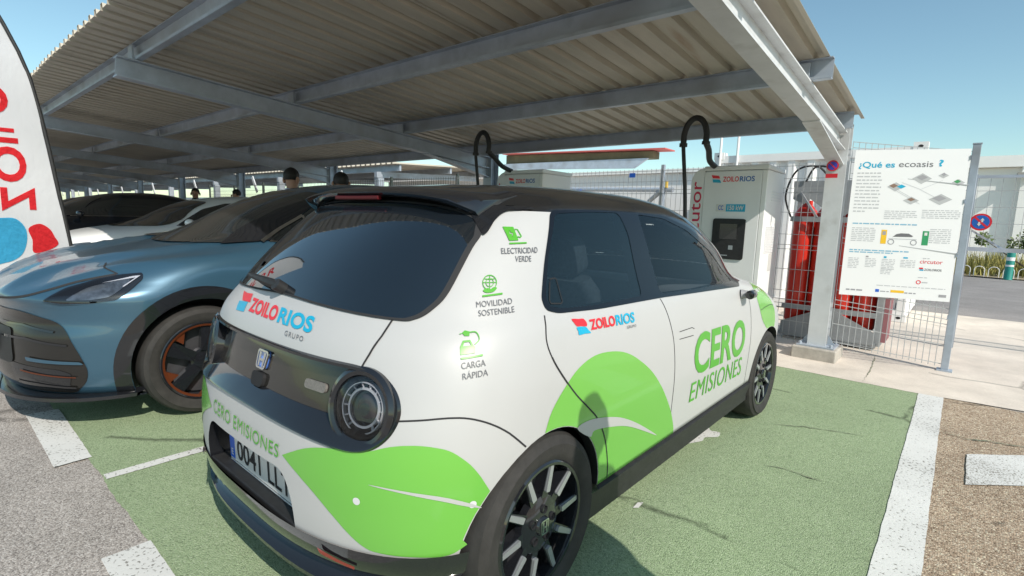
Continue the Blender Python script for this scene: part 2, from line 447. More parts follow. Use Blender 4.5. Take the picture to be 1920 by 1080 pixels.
# ---------------------------------------------------------------- white electric hatchback
def wheel(parent, side, y, r, x_out, width, rim_r, kind):
    """road wheel: a wheel child with tyre, rim ... ; local axis along x, outer face towards side"""
    w = bpy.data.objects.new('wheel', None); sc.collection.objects.link(w); w.empty_display_size = .1
    w.parent = parent; w.location = (side*x_out, y, r)
    M = Matrix(((0, 0, side, 0), (0, 1, 0, 0), (1, 0, 0, 0), (0, 0, 0, 1)))    # lathe z -> outward x
    s = width
    t = MB().lathe([(rim_r, -.012), (rim_r+.012, -.004), (rim_r+.03, .001), ((r+rim_r)/2+.01, .004), (r-.03, -.004), (r-.012, -.014), (r-.003, -.034), (r, -.05), (r, -s+.05), (r-.003, -s+.034), (r-.02, -s+.01), (rim_r+.02, -s), (rim_r, -s+.012)], 64, M)
    # tread grooves
    t.build('tyre', M_['rubber'], w, smooth=35)
    rim = MB().lathe([(rim_r+.001, -.012), (rim_r-.006, -.006), (rim_r-.016, -.008), (rim_r-.022, -.03), (rim_r-.03, -.12), (rim_r-.03, -s+.02), (rim_r, -s+.012)], 64, M)
    rim.build('rim', M_['black_gloss'], w, smooth=35)
    MB().lathe([(.001, -.10), (rim_r-.035, -.10)], 48, M).build('brake_disc', mat_disc, w, smooth=0)
    return w, M
mat_disc = mat('brake disc steel', (.10, .10, .11), .45, metal=.7)
def honda_wheel(parent, side, y, r):
    w, M = wheel(parent, side, y, r, .868, .215, .221, 0)
    dk = MB()
    dk.lathe([(.001, -.006), (.030, -.006), (.034, -.014), (.070, -.018), (.098, -.026), (.102, -.05), (.001, -.05)], 40, M)
    def T(p): return M @ Vector(p)
    sp = MB(); sv = []
    for i in range(10):
        a = 2*math.pi*(i+.35)/10; c, s = math.cos(a), math.sin(a)
        def q(rad, tan, h): return T((rad*c-tan*s, rad*s+tan*c, h))
        # tapered spoke
        vs = [q(.085, -.017, -.024), q(.085, .017, -.024), q(.210, .012, -.020), q(.210, -.012, -.020), q(.085, -.017, -.065), q(.085, .017, -.065), q(.210, .012, -.06), q(.210, -.012, -.06)]
        sp.add(vs, [(0, 1, 2, 3), (7, 6, 5, 4), (0, 4, 5, 1), (1, 5, 6, 2), (2, 6, 7, 3), (3, 7, 4, 0)])
        b = MB()
        pts = [(.112, -.008), (.116, -.0105), (.200, -.0085), (.205, -.006), (.205, .006), (.200, .0085), (.116, .0105), (.112, .008)]
        m = len(pts)
        b.add([q(r_, t_, -.0135) for r_, t_ in pts]+[q(r_, t_, -.024) for r_, t_ in pts], [tuple(range(m)), tuple(range(2*m-1, m-1, -1))]+[(k, m+k, m+(k+1) % m, (k+1) % m) for k in range(m)])
        sv.append(b)
    dk.v, dk.f = dk.v, dk.f
    dk.add(sp.v, sp.f)
    dk.build('spokes', M_['black_gloss'], w, smooth=30)
    for b in sv: b.build('spoke_insert', M_['silver'], w, smooth=30)
    for i in range(5):
        a = 2*math.pi*(i+.1)/5
        nuts = MB(); nuts.lathe([(.001, -.0205), (.008, -.0205), (.009, -.026), (.013, -.026), (.013, -.012), (.0145, -.012), (.0145, -.03)], 12, M @ Matrix.Translation((.056*math.cos(a), .056*math.sin(a), .002))); nuts.build('wheel_nut', M_['black_dark'], w)
    # emblem on the cap: rounded frame with an H
    e = MB(); F = (T((0, 0, -.0045)), M.to_3x3() @ Vector((0, side, 0)), M.to_3x3() @ Vector((1, 0, 0)), M.to_3x3() @ Vector((0, 0, 1)))
    h_emblem(e, F, .021, .0255, .0025)
    e.build('emblem', M_['chrome'], w, smooth=30)
    return w
def h_emblem(mb, F, w, h, t):
    """rounded trapezoid frame and H inside; F = origin, u, v, n"""
    o, u, v, n = [Vector(q) for q in F]
    out = round_poly([(-w, h), (-w*.82, -h), (w*.82, -h), (w, h)], w*.35); k = .80
    inn = [(a*k, b*k) for a, b in out]; m = len(out)
    vs = [o+u*a+v*b+n*t for a, b in out]+[o+u*a+v*b+n*t for a, b in inn]+[o+u*a+v*b for a, b in out]+[o+u*a+v*b for a, b in inn]
    fs = []
    for i in range(m):
        j = (i+1) % m
        fs += [(i, j, m+j, m+i), (2*m+i, 2*m+j, j, i), (m+i, m+j, 3*m+j, 3*m+i)]
    mb.add(vs, fs)
    for poly in ([(-w*.62, h*.74), (-w*.50, -h*.74), (-w*.24, -h*.74), (-w*.26, h*.74)], [(w*.62, h*.74), (w*.50, -h*.74), (w*.24, -h*.74), (w*.26, h*.74)], [(-w*.30, h*.10), (-w*.28, -h*.16), (w*.28, -h*.16), (w*.30, h*.10)]):
        mb.prism(poly, 0, t, F)
RW = (.62, .317); FW = (3.15, .308); ARCH = .338
DLO = [(.868, 1.362), (1.12, 1.374), (1.484, 1.379), (1.801, 1.367), (2.072, 1.310), (2.342, 1.191), (2.575, .995), (2.53, .971), (1.494, 1.000), (.961, 1.006), (.719, 1.018), (.664, 1.034), (.660, 1.068), (.749, 1.205)]
DLO_S = round_poly(DLO, [.03, .05, .05, .05, .05, .05, .012, .02, .05, .05, .04, .02, .03, .05])
GR = round_poly([(.884, 1.352), (1.109, 1.364), (1.352, 1.368), (1.374, 1.276), (1.325, 1.022), (.936, 1.022), (.741, 1.031), (.690, 1.044), (.686, 1.075), (.765, 1.204)], .03)
GF = round_poly([(1.525, 1.366), (1.784, 1.352), (2.02, 1.296), (2.257, 1.184), (2.452, 1.008), (1.932, 1.005), (1.497, 1.016), (1.519, 1.204)], .03)
def arc(c, r, a0, a1, n=14):
    return [(c[0]+r*math.cos(R_(a0+(a1-a0)*i/n)), c[1]+r*math.sin(R_(a0+(a1-a0)*i/n))) for i in range(n+1)]
def build_honda():
    T = thing('electric_hatchback', 'white and green electric hatchback with black roof parked on the green bay, seen from behind', 'car')
    base = honda.solid(HZ).mesh('base'); S = Surf(base)
    full = honda.solid([.16, .18, .2, .22, .24, .26, .28, .30]+HZ).mesh('full'); SF = Surf(full)
    W = M_['white_wrap']; K = M_['black_gloss']
    o = link('body', base.copy(), W, T, smooth=0)
    # ---- openings
    cav = honda.solid([.46+.04*i for i in range(25)], .045); boolean(o, cav, M_['black_dark'])
    c = MB()
    grow = lambda poly, d: [((a-sum(p[0] for p in poly)/len(poly))*(1+d)+sum(p[0] for p in poly)/len(poly), (b-sum(p[1] for p in poly)/len(poly))*(1+d*2)+sum(p[1] for p in poly)/len(poly)) for a, b in poly]
    for side in (1, -1):
        f = ((side*.35, 0, 0), (0, 1, 0), (0, 0, 1), (side, 0, 0))
        c.prism(grow(GR, .012), 0, .7, f); c.prism(grow(GF, .012), 0, .7, f)
    WS = round_poly([(-.56, 1.33), (.56, 1.33), (.70, 1.06), (-.70, 1.06)], .06)
    c.prism(WS, 2.2, 3.6, ((0, 0, 0), (1, 0, 0), (0, 0, 1), (0, 1, 0)))
    boolean(o, c, K)
    c = MB()
    for yy, rr in (RW, FW):
        for side in (1, -1):
            c.tube([(side*.58, yy, rr), (side*1.2, yy, rr)], ARCH, 64)
    boolean(o, c, M_['black_plastic'])
    c = MB()
    pr = round_poly([(-.345, .20), (.345, .20), (.345, .44), (.29, .535), (-.29, .535), (-.345, .44)], [.01, .01, .05, .05, .05, .05])
    c.prism(pr, -.2, .075, ((0, 0, 0), (1, 0, 0), (0, 0, 1), (0, 1, 0)))
    boolean(o, c, K)
    c = MB()
    c.prism(PANEL_MID, -.2, .25, ((0, 0, 0), (1, 0, 0), (0, 0, 1), (0, 1, 0)))
    boolean(o, c, K)
    # ---- black roof is a part of its own, split off at the top of the windows
    me = o.data
    bm = bmesh.new(); bm.from_mesh(me)
    bmesh.ops.bisect_plane(bm, geom=bm.verts[:]+bm.edges[:]+bm.faces[:], plane_co=(0, 0, 1.358), plane_no=(0, 0, 1), dist=1e-6)
    b2 = bm.copy()
    bmesh.ops.delete(bm, geom=[f for f in bm.faces if f.calc_center_median().z > 1.358], context='FACES')
    bmesh.ops.delete(b2, geom=[f for f in b2.faces if f.calc_center_median().z <= 1.358], context='FACES')
    bm.to_mesh(me); bm.free()
    rm = bpy.data.meshes.new('roof'); b2.to_mesh(rm); b2.free()
    for mm in me.materials: rm.materials.append(mm)
    roof = bpy.data.objects.new('roof', rm); sc.collection.objects.link(roof); roof.parent = T
    rm.materials[0] = M_['roof']
    for q in (me, rm):
        for p in q.polygons: p.use_smooth = True
        q.set_sharp_from_angle(angle=R_(35)); transfer_normals(q, S)
    # ---- lower bumpers and sills (black), each a curved shell
    def shell(name, keep, zs, infl, m, lip=None):
        b = Body(HONDA_ROWS, honda.Dr, honda.nr, honda.Df, 2.4, .010, 1.75)
        mb = MB(); rings = []
        for z in zs:
            i = -infl if not callable(infl) else -infl(z)
            r = b.outline(max(z, .25) if lip else z, i)
            if lip: r = [(x, y+(lip(z) if y < 1 else 0)) for x, y in r]
            rings.append([(x, y, z) for x, y in r])
        n = len(rings[0])
        for r in rings: mb.v += r
        for i in range(len(zs)-1):
            for k in range(n):
                k2 = (k+1) % n; cx = (rings[i][k][0]+rings[i][k2][0])/2; cy = (rings[i][k][1]+rings[i][k2][1])/2
                if keep(cx, cy): mb.f.append((i*n+k, i*n+k2, (i+1)*n+k2, (i+1)*n+k))
        return mb.build(name, m, T, smooth=50, merge=1e-5)
    zr = [.17, .18, .20, .215, .225, .24, .27, .30, .34, .366]
    inf = pchip([.17, .18, .20, .215, .225, .24, .27, .30, .366, .40], [-.10, -.01, .028, .030, .012, .0, .004, .010, .006, .006])
    shell('bumper', lambda x, y: y < .33, zr, inf, K, lip=lambda z: 0.0)
    shell('bumper', lambda x, y: y > 3.47, [.18, .2, .24, .28, .32, .345], lambda z: .006 if z > .19 else -.1, M_['black_plastic'], lip=lambda z: 0)
    for sd in (1, -1):
        shell('sill', lambda x, y: .925 < y < 2.84 and x*sd > 0, [.17, .18, .20, .24, .28, .315, .325], lambda z: .012 if .19 < z < .32 else (-.02 if z > .19 else -.09), M_['black_plastic'], lip=lambda z: 0)
    MB().box(-.70, .70, .30, 3.6, .17, .20).build('underbody', M_['black_dark'], T, smooth=0)
    MB().box(-.338, .338, .022, .30, .338, .364).build('bumper_insert', M_['black_plastic'], T, smooth=0, bevel=.006)
    # ---- rear lamp panel: bezel sloping in, recessed face, two round lamps
    n = len(PANEL_OUT)
    ring_loft('lamp_bezel', [PANEL_OUT, PANEL_O2, PANEL_MID2, PANEL_IN], S, 'B', [.001, .010, .008, -.040], K, T)
    panel = MB(); vs, fs = flat([PANEL_IN]); vs, fs = grid_cut(vs, fs, .04)
    pv = [Vector((a, S.hit(a, b, FR['B'])[0].y+.038, b)) for a, b in vs]
    panel.add(pv, fs).build('lamp_panel', M_['panel_face'], T, smooth=60)
    for sd in (1, -1):
        cx, cz = sd*.553, .775
        p, nn = S.hit(cx, cz, FR['B']); d = (nn*.72+Vector((0, -1, 0))*.28).normalized(); p = p-d*.010
        ez = Vector((0, 0, 1)); ux = ez.cross(-d).normalized(); uz = (-d).cross(ux)
        B = Matrix(((ux.x, uz.x, d.x, p.x), (ux.y, uz.y, d.y, p.y), (ux.z, uz.z, d.z, p.z), (0, 0, 0, 1)))
        h = thing_part('tail_lamp', T)
        MB().lathe([(.001, -.045), (.06, -.045), (.094, -.02), (.094, .004)], 48, B).build('lamp_bowl', M_['lamp_bowl'], h)
        MB().lathe([(.094, -.004), (.096, .008), (.108, .011), (.121, .004), (.123, -.03)], 56, B).build('lamp_rim', K, h)
        rg = MB()
        for (r0, r1, z0) in ((.052, .059, -.012), (.072, .076, -.006)):
            rg.lathe([(r0, z0-.02), (r0, z0), (r1, z0), (r1, z0-.02)], 48, B)
        for i in range(14):
            a = 2*math.pi*i/14
            rg.bar(B @ Vector((.060*math.cos(a), .060*math.sin(a), -.016)), B @ Vector((.071*math.cos(a), .071*math.sin(a), -.010)), .006, .004)
        rg.build('light_ring', M_['lamp_ring'], h, smooth=40)
        MB().lathe([(.001, -.028), (.030, -.022), (.046, -.030)], 40, B).build('reflector_bowl', M_['lamp_core'], h)
        MB().lathe([(.095, .003), (.085, .010), (.06, .017), (.03, .021), (.001, .022)], 48, B).build('lens', M_['lens_clear'], h, smooth=60)
    py = S.hit(0, .815, FR['B'])[0].y+.038
    tilt = (Vector((0, S.hit(0, .86, FR['B'])[0].y-S.hit(0, .74, FR['B'])[0].y, .12))).normalized()
    nrm = Vector((1, 0, 0)).cross(tilt); nrm = nrm if nrm.y < 0 else -nrm
    e = MB(); F = (Vector((0.0, py-.006, .812)), Vector((1, 0, 0)), tilt, nrm)
    h_emblem(e, F, .040, .033, .006); e.build('emblem', M_['chrome'], T, smooth=30)
    e = MB(); F2 = (Vector((0.0, py-.001, .812)), Vector((1, 0, 0)), tilt, nrm); e.prism(round_poly([(-.038, .031), (-.032, -.031), (.032, -.031), (.038, .031)], .012), 0, .005, F2); e.build('emblem_backing', mat('emblem blue', srgb(70, 110, 190), .25, coat=.5), T, smooth=0)
    F3 = (Vector((.335, S.hit(.335, .793, FR['B'])[0].y+.036, .793)), Vector((1, .12, 0)).normalized(), tilt, nrm)
    e = MB(); e.prism(round_poly([(-.052, .016), (-.052, -.014), (.052, -.014), (.052, .016)], .014), -.004, .004, F3); e.build('reversing_lamp', mat('ribbed grey lens', (.16, .15, .14), .4, var=.3, scale=200), T, smooth=0)
    # opening button cup, left of centre under the emblem
    e = MB(); e.prism(round_poly([(-.045, .028), (-.04, -.02), (.04, -.02), (.045, .028)], .02), -.01, .006, (Vector((.0, S.hit(0, .742, FR['B'])[0].y+.032, .742)), Vector((1, 0, 0)), tilt, nrm)); e.build('boot_button', M_['black_dark'], T, smooth=0)
    # ---- number plate in its recess
    F = (Vector((0, .070, .428)), Vector((1, 0, 0)), Vector((0, -.03, 1)).normalized(), Vector((0, -1, -.03)).normalized())
    pl = thing_part('number_plate', T)
    e = MB(); e.prism(round_poly([(-.26, .055), (-.26, -.055), (.26, -.055), (.26, .055)], .008), 0, .004, F); e.build('plate', M_['plate'], pl, smooth=0)
    e = MB(); e.prism([(-.257, .051), (-.257, -.051), (-.215, -.051), (-.215, .051)], .004, .005, F); e.build('country_band', M_['blue'], pl, smooth=0)
    P = lambda a, b: F[0]+F[1]*a+F[2]*b+F[3]*.0056
    text_flat('plate_number', '0041 LLT', [P(-.19, .040), P(.235, .040), P(.235, -.040), P(-.19, -.040)], M_['black_dark'], pl, bold=.012)
    text_flat('country_letter', 'E', [P(-.245, -.012), P(-.227, -.012), P(-.227, -.038), P(-.245, -.038)], M_['plate'], pl, bold=.02)
    MB().box(-.262, .262, .062, .072, .366, .371).build('plate_holder', M_['chrome'], T, smooth=0)
    for sd in (1, -1):
        patch('reflector', [[(sd*.455, .345), (sd*.575, .318), (sd*.57, .306), (sd*.46, .326)]], SF, 'B', M_['red_lens'], T, off=.016, cell=.03)
    # ---- rear glass, wiper, spoiler
    RGh = [(.23, 1.027), (.54, 1.016), (.605, 1.022), (.632, 1.052), (.637, 1.103), (.604, 1.23), (.588, 1.28), (.53, 1.335), (.33, 1.371)]
    RG = RGh+[(0, 1.38)]+[(-a, b) for a, b in RGh[::-1]]+[(0, 1.034)]
    RG = spline(RG, 5)
    patch('tailgate_window', [RG], S, 'B', M_['glass_dark'], T, off=.004)
    k = .975; cz = 1.2
    patch('window_seal', [RG, [(a*k, (b-cz)*.965+cz) for a, b in RG]], S, 'B', M_['gap'], T, off=.0052)
    wp = []
    for i in range(9):
        t = i/8; a, b = -.36+.34*t, 1.062-.012*t; p, nn = S.hit(a, b, FR['B']); wp.append(p+nn*(.018+.02*math.sin(t*2.6)))
    wi = MB().tube(wp, [.006, .008, .010, .012, .013, .014, .016, .018, .012], 8)
    p, nn = S.hit(-.02, 1.05, FR['B']); wi.tube([p, p+nn*.04], .022, 14)
    wi.build('window_wiper', M_['black_plastic'], T)
    sp = MB(); nx = 33; prof_n = 7
    for i in range(nx):
        x = -.545+1.09*i/(nx-1); u = abs(x)/.545
        zl = 1.418-.040*u**3-.022*max(0, u-.9)*10; yl = .470+.050*u**2.2+.06*max(0, u-.9)*10
        def top(y):
            r = S.bvh.ray_cast(Vector((x, y, 3)), Vector((0, 0, -1))); return (r[0].z if r[0] else 1.3)
        ya = .80; za = top(ya)+.003; ym = .62; zm = max(top(ym)+.006, (za+zl)/2+.004)
        yb = .60+.02*u; zb = top(yb)-.015
        pro = [(ya, za), ((ya+ym)/2, (top((ya+ym)/2)+.006+(za+zm)/2)/2), (ym, zm), ((ym+yl)/2, (zm+zl)/2+.006), (yl+.01, zl+.003), (yl, zl-.006), (yl+.012, zl-.018), (yb, zb-.012)]
        prof_n = len(pro)
        sp.v += [(x, a, b) for a, b in pro]
    for i in range(nx-1):
        for k2 in range(prof_n-1): sp.f.append((i*prof_n+k2, (i+1)*prof_n+k2, (i+1)*prof_n+k2+1, i*prof_n+k2+1))
    sp.f += [tuple(range(prof_n)), tuple((nx-1)*prof_n+k2 for k2 in range(prof_n-1, -1, -1))]
    sp.build('roof_spoiler', K, T, smooth=45)
    MB().box(-.17, .13, .475, .495, 1.384, 1.400).build('brake_light', M_['dark_red_lens'], T, smooth=0, bevel=.004)
    # black fins beside the rear glass
    for sd in (1, -1):
        fin = round_poly([(.822, 1.266), (.840, 1.281), (.862, 1.318), (.884, 1.340), (.907, 1.352), (1.005, 1.3605), (1.0, 1.368), (.90, 1.370), (.785, 1.370), (.772, 1.345), (.793, 1.315)], .008, 2)
        patch('window_fin', [fin], S, 'Q' if sd > 0 else 'QL', K, T, off=.0075, cell=.03)
    # ---- side windows
    for sd, fr in ((1, 'S'), (-1, 'L')):
        patch('window_frame', [DLO_S, GR, GF], S, fr, M_['frame_black'], T, off=.003, cell=.05)
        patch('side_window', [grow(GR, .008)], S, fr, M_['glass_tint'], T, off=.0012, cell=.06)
        patch('side_window', [grow(GF, .008)], S, fr, M_['glass_light'], T, off=.0012, cell=.06)
    for sd, fr in ((1, 'S'), (-1, 'L')):
        patch('a_pillar', [[(1.79, 1.352), (2.06, 1.302), (2.33, 1.185), (2.56, .992), (2.66, .992), (2.62, 1.03), (2.50, 1.19), (2.30, 1.31), (2.15, 1.36), (1.9, 1.362)]], S, fr, K, T, off=.0022, cell=.03)
    patch('windscreen', [grow(WS, .01)], S, 'F', M_['glass_front'], T, off=.0015, cell=.06)
    multi('hidden_handle', [('S', [ribbon(round_poly([(.735, 1.128), (.770, 1.130), (.765, 1.052), (.755, 1.046), (.700, 1.051), (.697, 1.06)], .01)+[(.735, 1.128)], .004)])], S, M_['black_dark'], T, off=.0035)
    # ---- doors, seams
    rd = spline([(.649, 1.02), (.623, .952), (.637, .891), (.685, .821), (.76, .741), (.839, .674), (.903, .616), (.968, .523), (1.01, .42), (1.03, .331)], 4, False)
    fd = spline([(1.472, .998), (1.510, .926), (1.545, .813), (1.563, .698), (1.568, .599), (1.575, .48), (1.590, .331)], 4, False)
    ff = spline([(2.655, .93), (2.680, .83), (2.705, .683), (2.709, .545), (2.715, .40), (2.72, .331)], 4, False)
    low = lambda y: max(1.0, 1.0)
    for sd, fr in ((1, 'S'), (-1, 'L')):
        dr = patch('door', [rd+fd[::-1]], S, fr, W, T, off=.0006, cell=.05)
        df = patch('door', [fd+ff[::-1]+[(2.53, .972)]], S, fr, W, T, off=.0006, cell=.05)
        multi('panel_gap', [(fr, [ribbon(q, .0058)]) for q in (rd, fd, ff)], S, M_['gap'], T, off=.0011)
        multi('door_handle', [(fr, [ribbon(q, .0035)]) for q in ([(1.613, .834), (1.76, .834), (1.788, .824)], [(1.609, .800), (1.775, .794)])], S, M_['gap'], df, off=.0014)
    tl = [(.545, 1.022), (.547, .974), (.540, .923), (.530, .886)]
    patch('tailgate', [[(-a, b) for a, b in tl]+[(.0, .893)]+tl[::-1]+[(.23, 1.025), (0, 1.032), (-.23, 1.025)]], S, 'B', W, T, off=.0006, cell=.05)
    multi('tailgate_gap', [('B', [ribbon(tl, .0065)]), ('B', [ribbon([(-a, b) for a, b in tl], .0065)])], S, M_['gap'], T, off=.0024)
    bs = spline([(.595, .757), (.658, .763), (.732, .769), (.792, .764), (.853, .741), (.91, .701), (.966, .640)], 4, False)
    multi('bumper_gap', [(fr, [ribbon(bs, .005)]) for fr in ('Q', 'QL')], S, M_['gap'], T, off=.001)
    # ---- green leaves
    G = M_['green_wrap']
    a_in = ARCH+.002
    leaf = spline([(.588, a_in+.317), (.624, .721), (.698, .783), (.78, .829), (.885, .853), (1.003, .848), (1.114, .823), (1.222, .773), (1.346, .694), (1.467, .582), (1.57, .466), (1.632, .369), (1.645, .331)], 4, False)
    leaf += arc((.62, .317), a_in, 2.5, 95, 26)
    sw = spline([(.771, .618), (.851, .627), (.987, .600), (1.107, .561), (1.263, .487), (1.448, .382), (1.299, .450), (1.14, .518), (.994, .558), (.885, .577), (.86, .560)], 4)
    for sd, fr in ((1, 'S'), (-1, 'L')):
        patch('leaf_graphic', [leaf], S, fr, G, T, off=.0014, cell=.05)
        patch('leaf_vein', [sw], S, fr, W, T, off=.0030, cell=.025)
        multi('panel_gap', [(fr, [ribbon(rd[8:], .0058)])], S, M_['gap'], T, off=.0026)
        fl = spline([(2.800, .935), (2.842, .950), (2.95, .957), (3.07, .905), (3.15, .85), (3.235, .76), (3.262, .686), (3.255, .650)], 4, False)+arc(FW, a_in, 72, 98, 8)+spline([(3.06, .648), (2.937, .727), (2.838, .859)], 3, False)
        patch('leaf_graphic', [fl], S, fr, G, T, off=.0014, cell=.05)
        patch('fender_gap', [ribbon([(2.90, .79), (3.0, .80), (3.12, .805), (3.21, .79)], .004)], S, fr, M_['gap'], T, off=.002)
    # bumper leaf wraps the corner; its wheel side follows the arch
    def q_of_arch(a, off=.004):
        y, z = RW[0]+(ARCH+off)*math.cos(R_(a)), RW[1]+(ARCH+off)*math.sin(R_(a))
        p, _ = S.hit(y, z, FR['S']); return ((p.x+p.y)*SQ, p.z)
    bl = spline([(.215, .580), (.302, .628), (.39, .652), (.48, .658), (.57, .686), (.64, .695), (.70, .690), (.747, .675), (.797, .635), (.83, .59)], 4, False)
    bl += [q_of_arch(a) for a in (139, 145, 151, 157, 162, 165)]+spline([(.793, .388), (.74, .363), (.645, .365), (.548, .370), (.504, .379), (.459, .408), (.406, .453), (.335, .509), (.272, .548)], 4, False)
    bv = spline([(.512, .576), (.597, .571), (.714, .553), (.79, .524), (.832, .497), (.79, .512), (.715, .540), (.609, .563)], 4)
    for fr in ('Q', 'QL'):
        patch('leaf_graphic', [bl], S, fr, G, T, off=.0018, cell=.025)
        patch('leaf_vein', [bv], S, fr, W, T, off=.0036, cell=.02)
        multi('parking_sensor', [(fr, [circle(.478, .521, .011, 16)]), (fr, [circle(.806, .514, .011, 16)])], S, mat('sensor grey', (.6, .6, .62), .4), T, off=.003)
    # ---- lettering and pictograms
    I = M_['grey_ink']; GI = M_['green_ink']
    text_on('lettering', 'ELECTRICIDAD', [(.590, 1.2305), (.727, 1.2345), (.719, 1.2155), (.581, 1.2125)], S, 'S', I, T, bold=.004)
    text_on('lettering', 'VERDE', [(.623, 1.206), (.685, 1.206), (.676, 1.188), (.612, 1.188)], S, 'S', I, T, bold=.004)
    text_on('lettering', 'MOVILIDAD', [(.803, 1.074), (.915, 1.081), (.917, 1.064), (.805, 1.058)], S, 'Q', I, T)
    text_on('lettering', 'SOSTENIBLE', [(.810, 1.050), (.922, 1.057), (.924, 1.040), (.812, 1.034)], S, 'Q', I, T)
    text_on('lettering', 'CARGA', [(.764, .916), (.833, .922), (.835, .904), (.766, .899)], S, 'Q', I, T)
    text_on('lettering', 'RÁPIDA', [(.768, .892), (.841, .900), (.842, .878), (.770, .871)], S, 'Q', I, T)
    q = [(-.204, 1.001), (.263, .994), (.288, .949), (-.168, .957)]
    text_on('lettering', 'ZOILO', q, S, 'B', M_['red_ink'], T, bold=.035, sub=(0, .50))
    text_on('lettering', 'RIOS', q, S, 'B', M_['cyan_ink'], T, bold=.035, sub=(.525, 1))
    text_on('lettering', 'GRUPO', [(.150, .939), (.263, .936), (.267, .922), (.157, .924)], S, 'B', I, T, spacing=1.25)
    flag_r = [(a-.026, z) for a, z in [(-.315, 1.008), (-.26, 1.006), (-.205, 1.010), (-.19, .995), (-.174, .983), (-.22, .981), (-.257, .980), (-.28, .99)]]
    flag_c = [(-.283, .975), (-.24, .978), (-.195, .981), (-.186, .965), (-.173, .950), (-.21, .948), (-.254, .946), (-.27, .96)]; flag_c = [(a-.026, z) for a, z in flag_c]
    patch('logo_flag', [flag_r], S, 'B', M_['red_ink'], T, off=.0025); patch('logo_flag', [flag_c], S, 'B', M_['cyan_ink'], T, off=.0025)
    q = [(.878, .980), (1.209, .971), (1.201, .930), (.882, .943)]
    text_on('lettering', 'ZOILO', q, S, 'S', M_['red_ink'], T, bold=.035, sub=(0, .53))
    text_on('lettering', 'RIOS', q, S, 'S', M_['cyan_ink'], T, bold=.03, sub=(.55, 1))
    text_on('lettering', 'GRUPO', [(1.135, .925), (1.209, .922), (1.207, .912), (1.133, .914)], S, 'S', I, T)
    patch('logo_flag', [spline([(.780, .994), (.82, .989), (.848, .987), (.862, .972), (.858, .960), (.825, .965), (.800, .967), (.788, .98)], 2)], S, 'S', M_['red_ink'], T, off=.0025)
    patch('logo_flag', [spline([(.797, .964), (.830, .962), (.853, .958), (.866, .945), (.878, .934), (.84, .937), (.803, .937), (.802, .95)], 2)], S, 'S', M_['cyan_ink'], T, off=.0025)
    text_on('lettering', 'CERO', [(1.784, .797), (2.575, .779), (2.592, .556), (1.800, .584)], S, 'S', GI, T, bold=.026, shear=.08)
    text_on('lettering', 'EMISIONES', [(1.775, .552), (2.570, .543), (2.60, .425), (1.785, .449)], S, 'S', GI, T, bold=0, shear=.12, spacing=1.06)
    text_on('lettering', 'CERO EMISIONES', [(-.262, .622), (.268, .606), (.271, .566), (-.252, .574)], S, 'B', GI, T, bold=0, spacing=1.08, off=.004)
    # petrol-pump pictogram with a flash, globe on a hand, car with a plug
    multi('pictogram', [('S', [[(.640, 1.300), (.674, 1.300), (.664, 1.256), (.631, 1.254)], [(.655, 1.290), (.647, 1.277), (.654, 1.277), (.648, 1.264), (.660, 1.280), (.653, 1.280)]]), ('S', [ribbon([(.674, 1.292), (.683, 1.292), (.683, 1.270), (.676, 1.266), (.668, 1.268)], .004)]), ('S', [[(.625, 1.243), (.690, 1.246), (.691, 1.2505), (.627, 1.248)]])], S, GI, T, off=.0034)
    gl = [('Q', [circle(.845, 1.127, .023, 28, .0225), circle(.845, 1.127, .0205, 28, .020)])]
    gl += [('Q', [ribbon([(.8235, 1.127), (.8665, 1.127)], .002)]), ('Q', [ribbon([(.845, 1.149), (.845, 1.106)], .002)]), ('Q', [ribbon([(.828, 1.138), (.845, 1.136), (.862, 1.138)], .002)]), ('Q', [ribbon(arc((.845, 1.127), .012, -80, 80, 8), .002)]), ('Q', [ribbon(arc((.845, 1.127), .012, 100, 260, 8), .002)])]
    gl += [('Q', [spline([(.824, 1.105), (.838, 1.111), (.848, 1.108), (.856, 1.113), (.868, 1.111), (.856, 1.100), (.834, 1.098)], 3)]), ('Q', [[(.823, 1.086), (.886, 1.092), (.885, 1.097), (.822, 1.091)]])]
    multi('pictogram', gl, S, GI, T, off=.0034)
    cr = [('Q', [[(.761, .936), (.760, .957), (.767, .972), (.788, .974), (.798, .960), (.804, .955), (.804, .940)], [(.768, .958), (.772, .968), (.786, .969), (.792, .960)]]), ('Q', [[(.764, .924), (.826, .931), (.825, .936), (.762, .929)]])]
    cr += [('Q', [ribbon(spline([(.802, .962), (.815, .975), (.805, .993), (.785, .993)], 4, False), .003)]), ('Q', [[(.764, .992), (.772, .998), (.786, .995), (.786, .984), (.772, .984)]]), ('Q', [[(.757, .990), (.764, .991), (.764, .989), (.757, .988)]])]
    multi('pictogram', cr, S, GI, T, off=.0034)
    # ---- camera pods instead of mirrors
    for sd in (1, -1):
        p, nn = S.hit(2.53, .925, FR['S' if sd > 0 else 'L'])
        c = MB(); v = sd
        c.tube([p, p+Vector((v*.03, .01, .002)), p+Vector((v*.06, .02, .006))], [.030, .024, .020], 12)
        c.build('camera_stalk', mat('stalk grey', (.3, .3, .31), .35), T)
        c = MB(); c.tube([p+Vector((v*.06, -.035, .004)), p+Vector((v*.06, -.03, .005)), p+Vector((v*.062, .02, .008)), p+Vector((v*.060, .05, .008)), p+Vector((v*.058, .065, .008))], [.018, .026, .027, .020, .006], 14)
        c.build('camera_pod', K, T)
    # ---- wheels
    for y, r in (RW, FW):
        for sd in (1, -1): honda_wheel(T, sd, y, r)
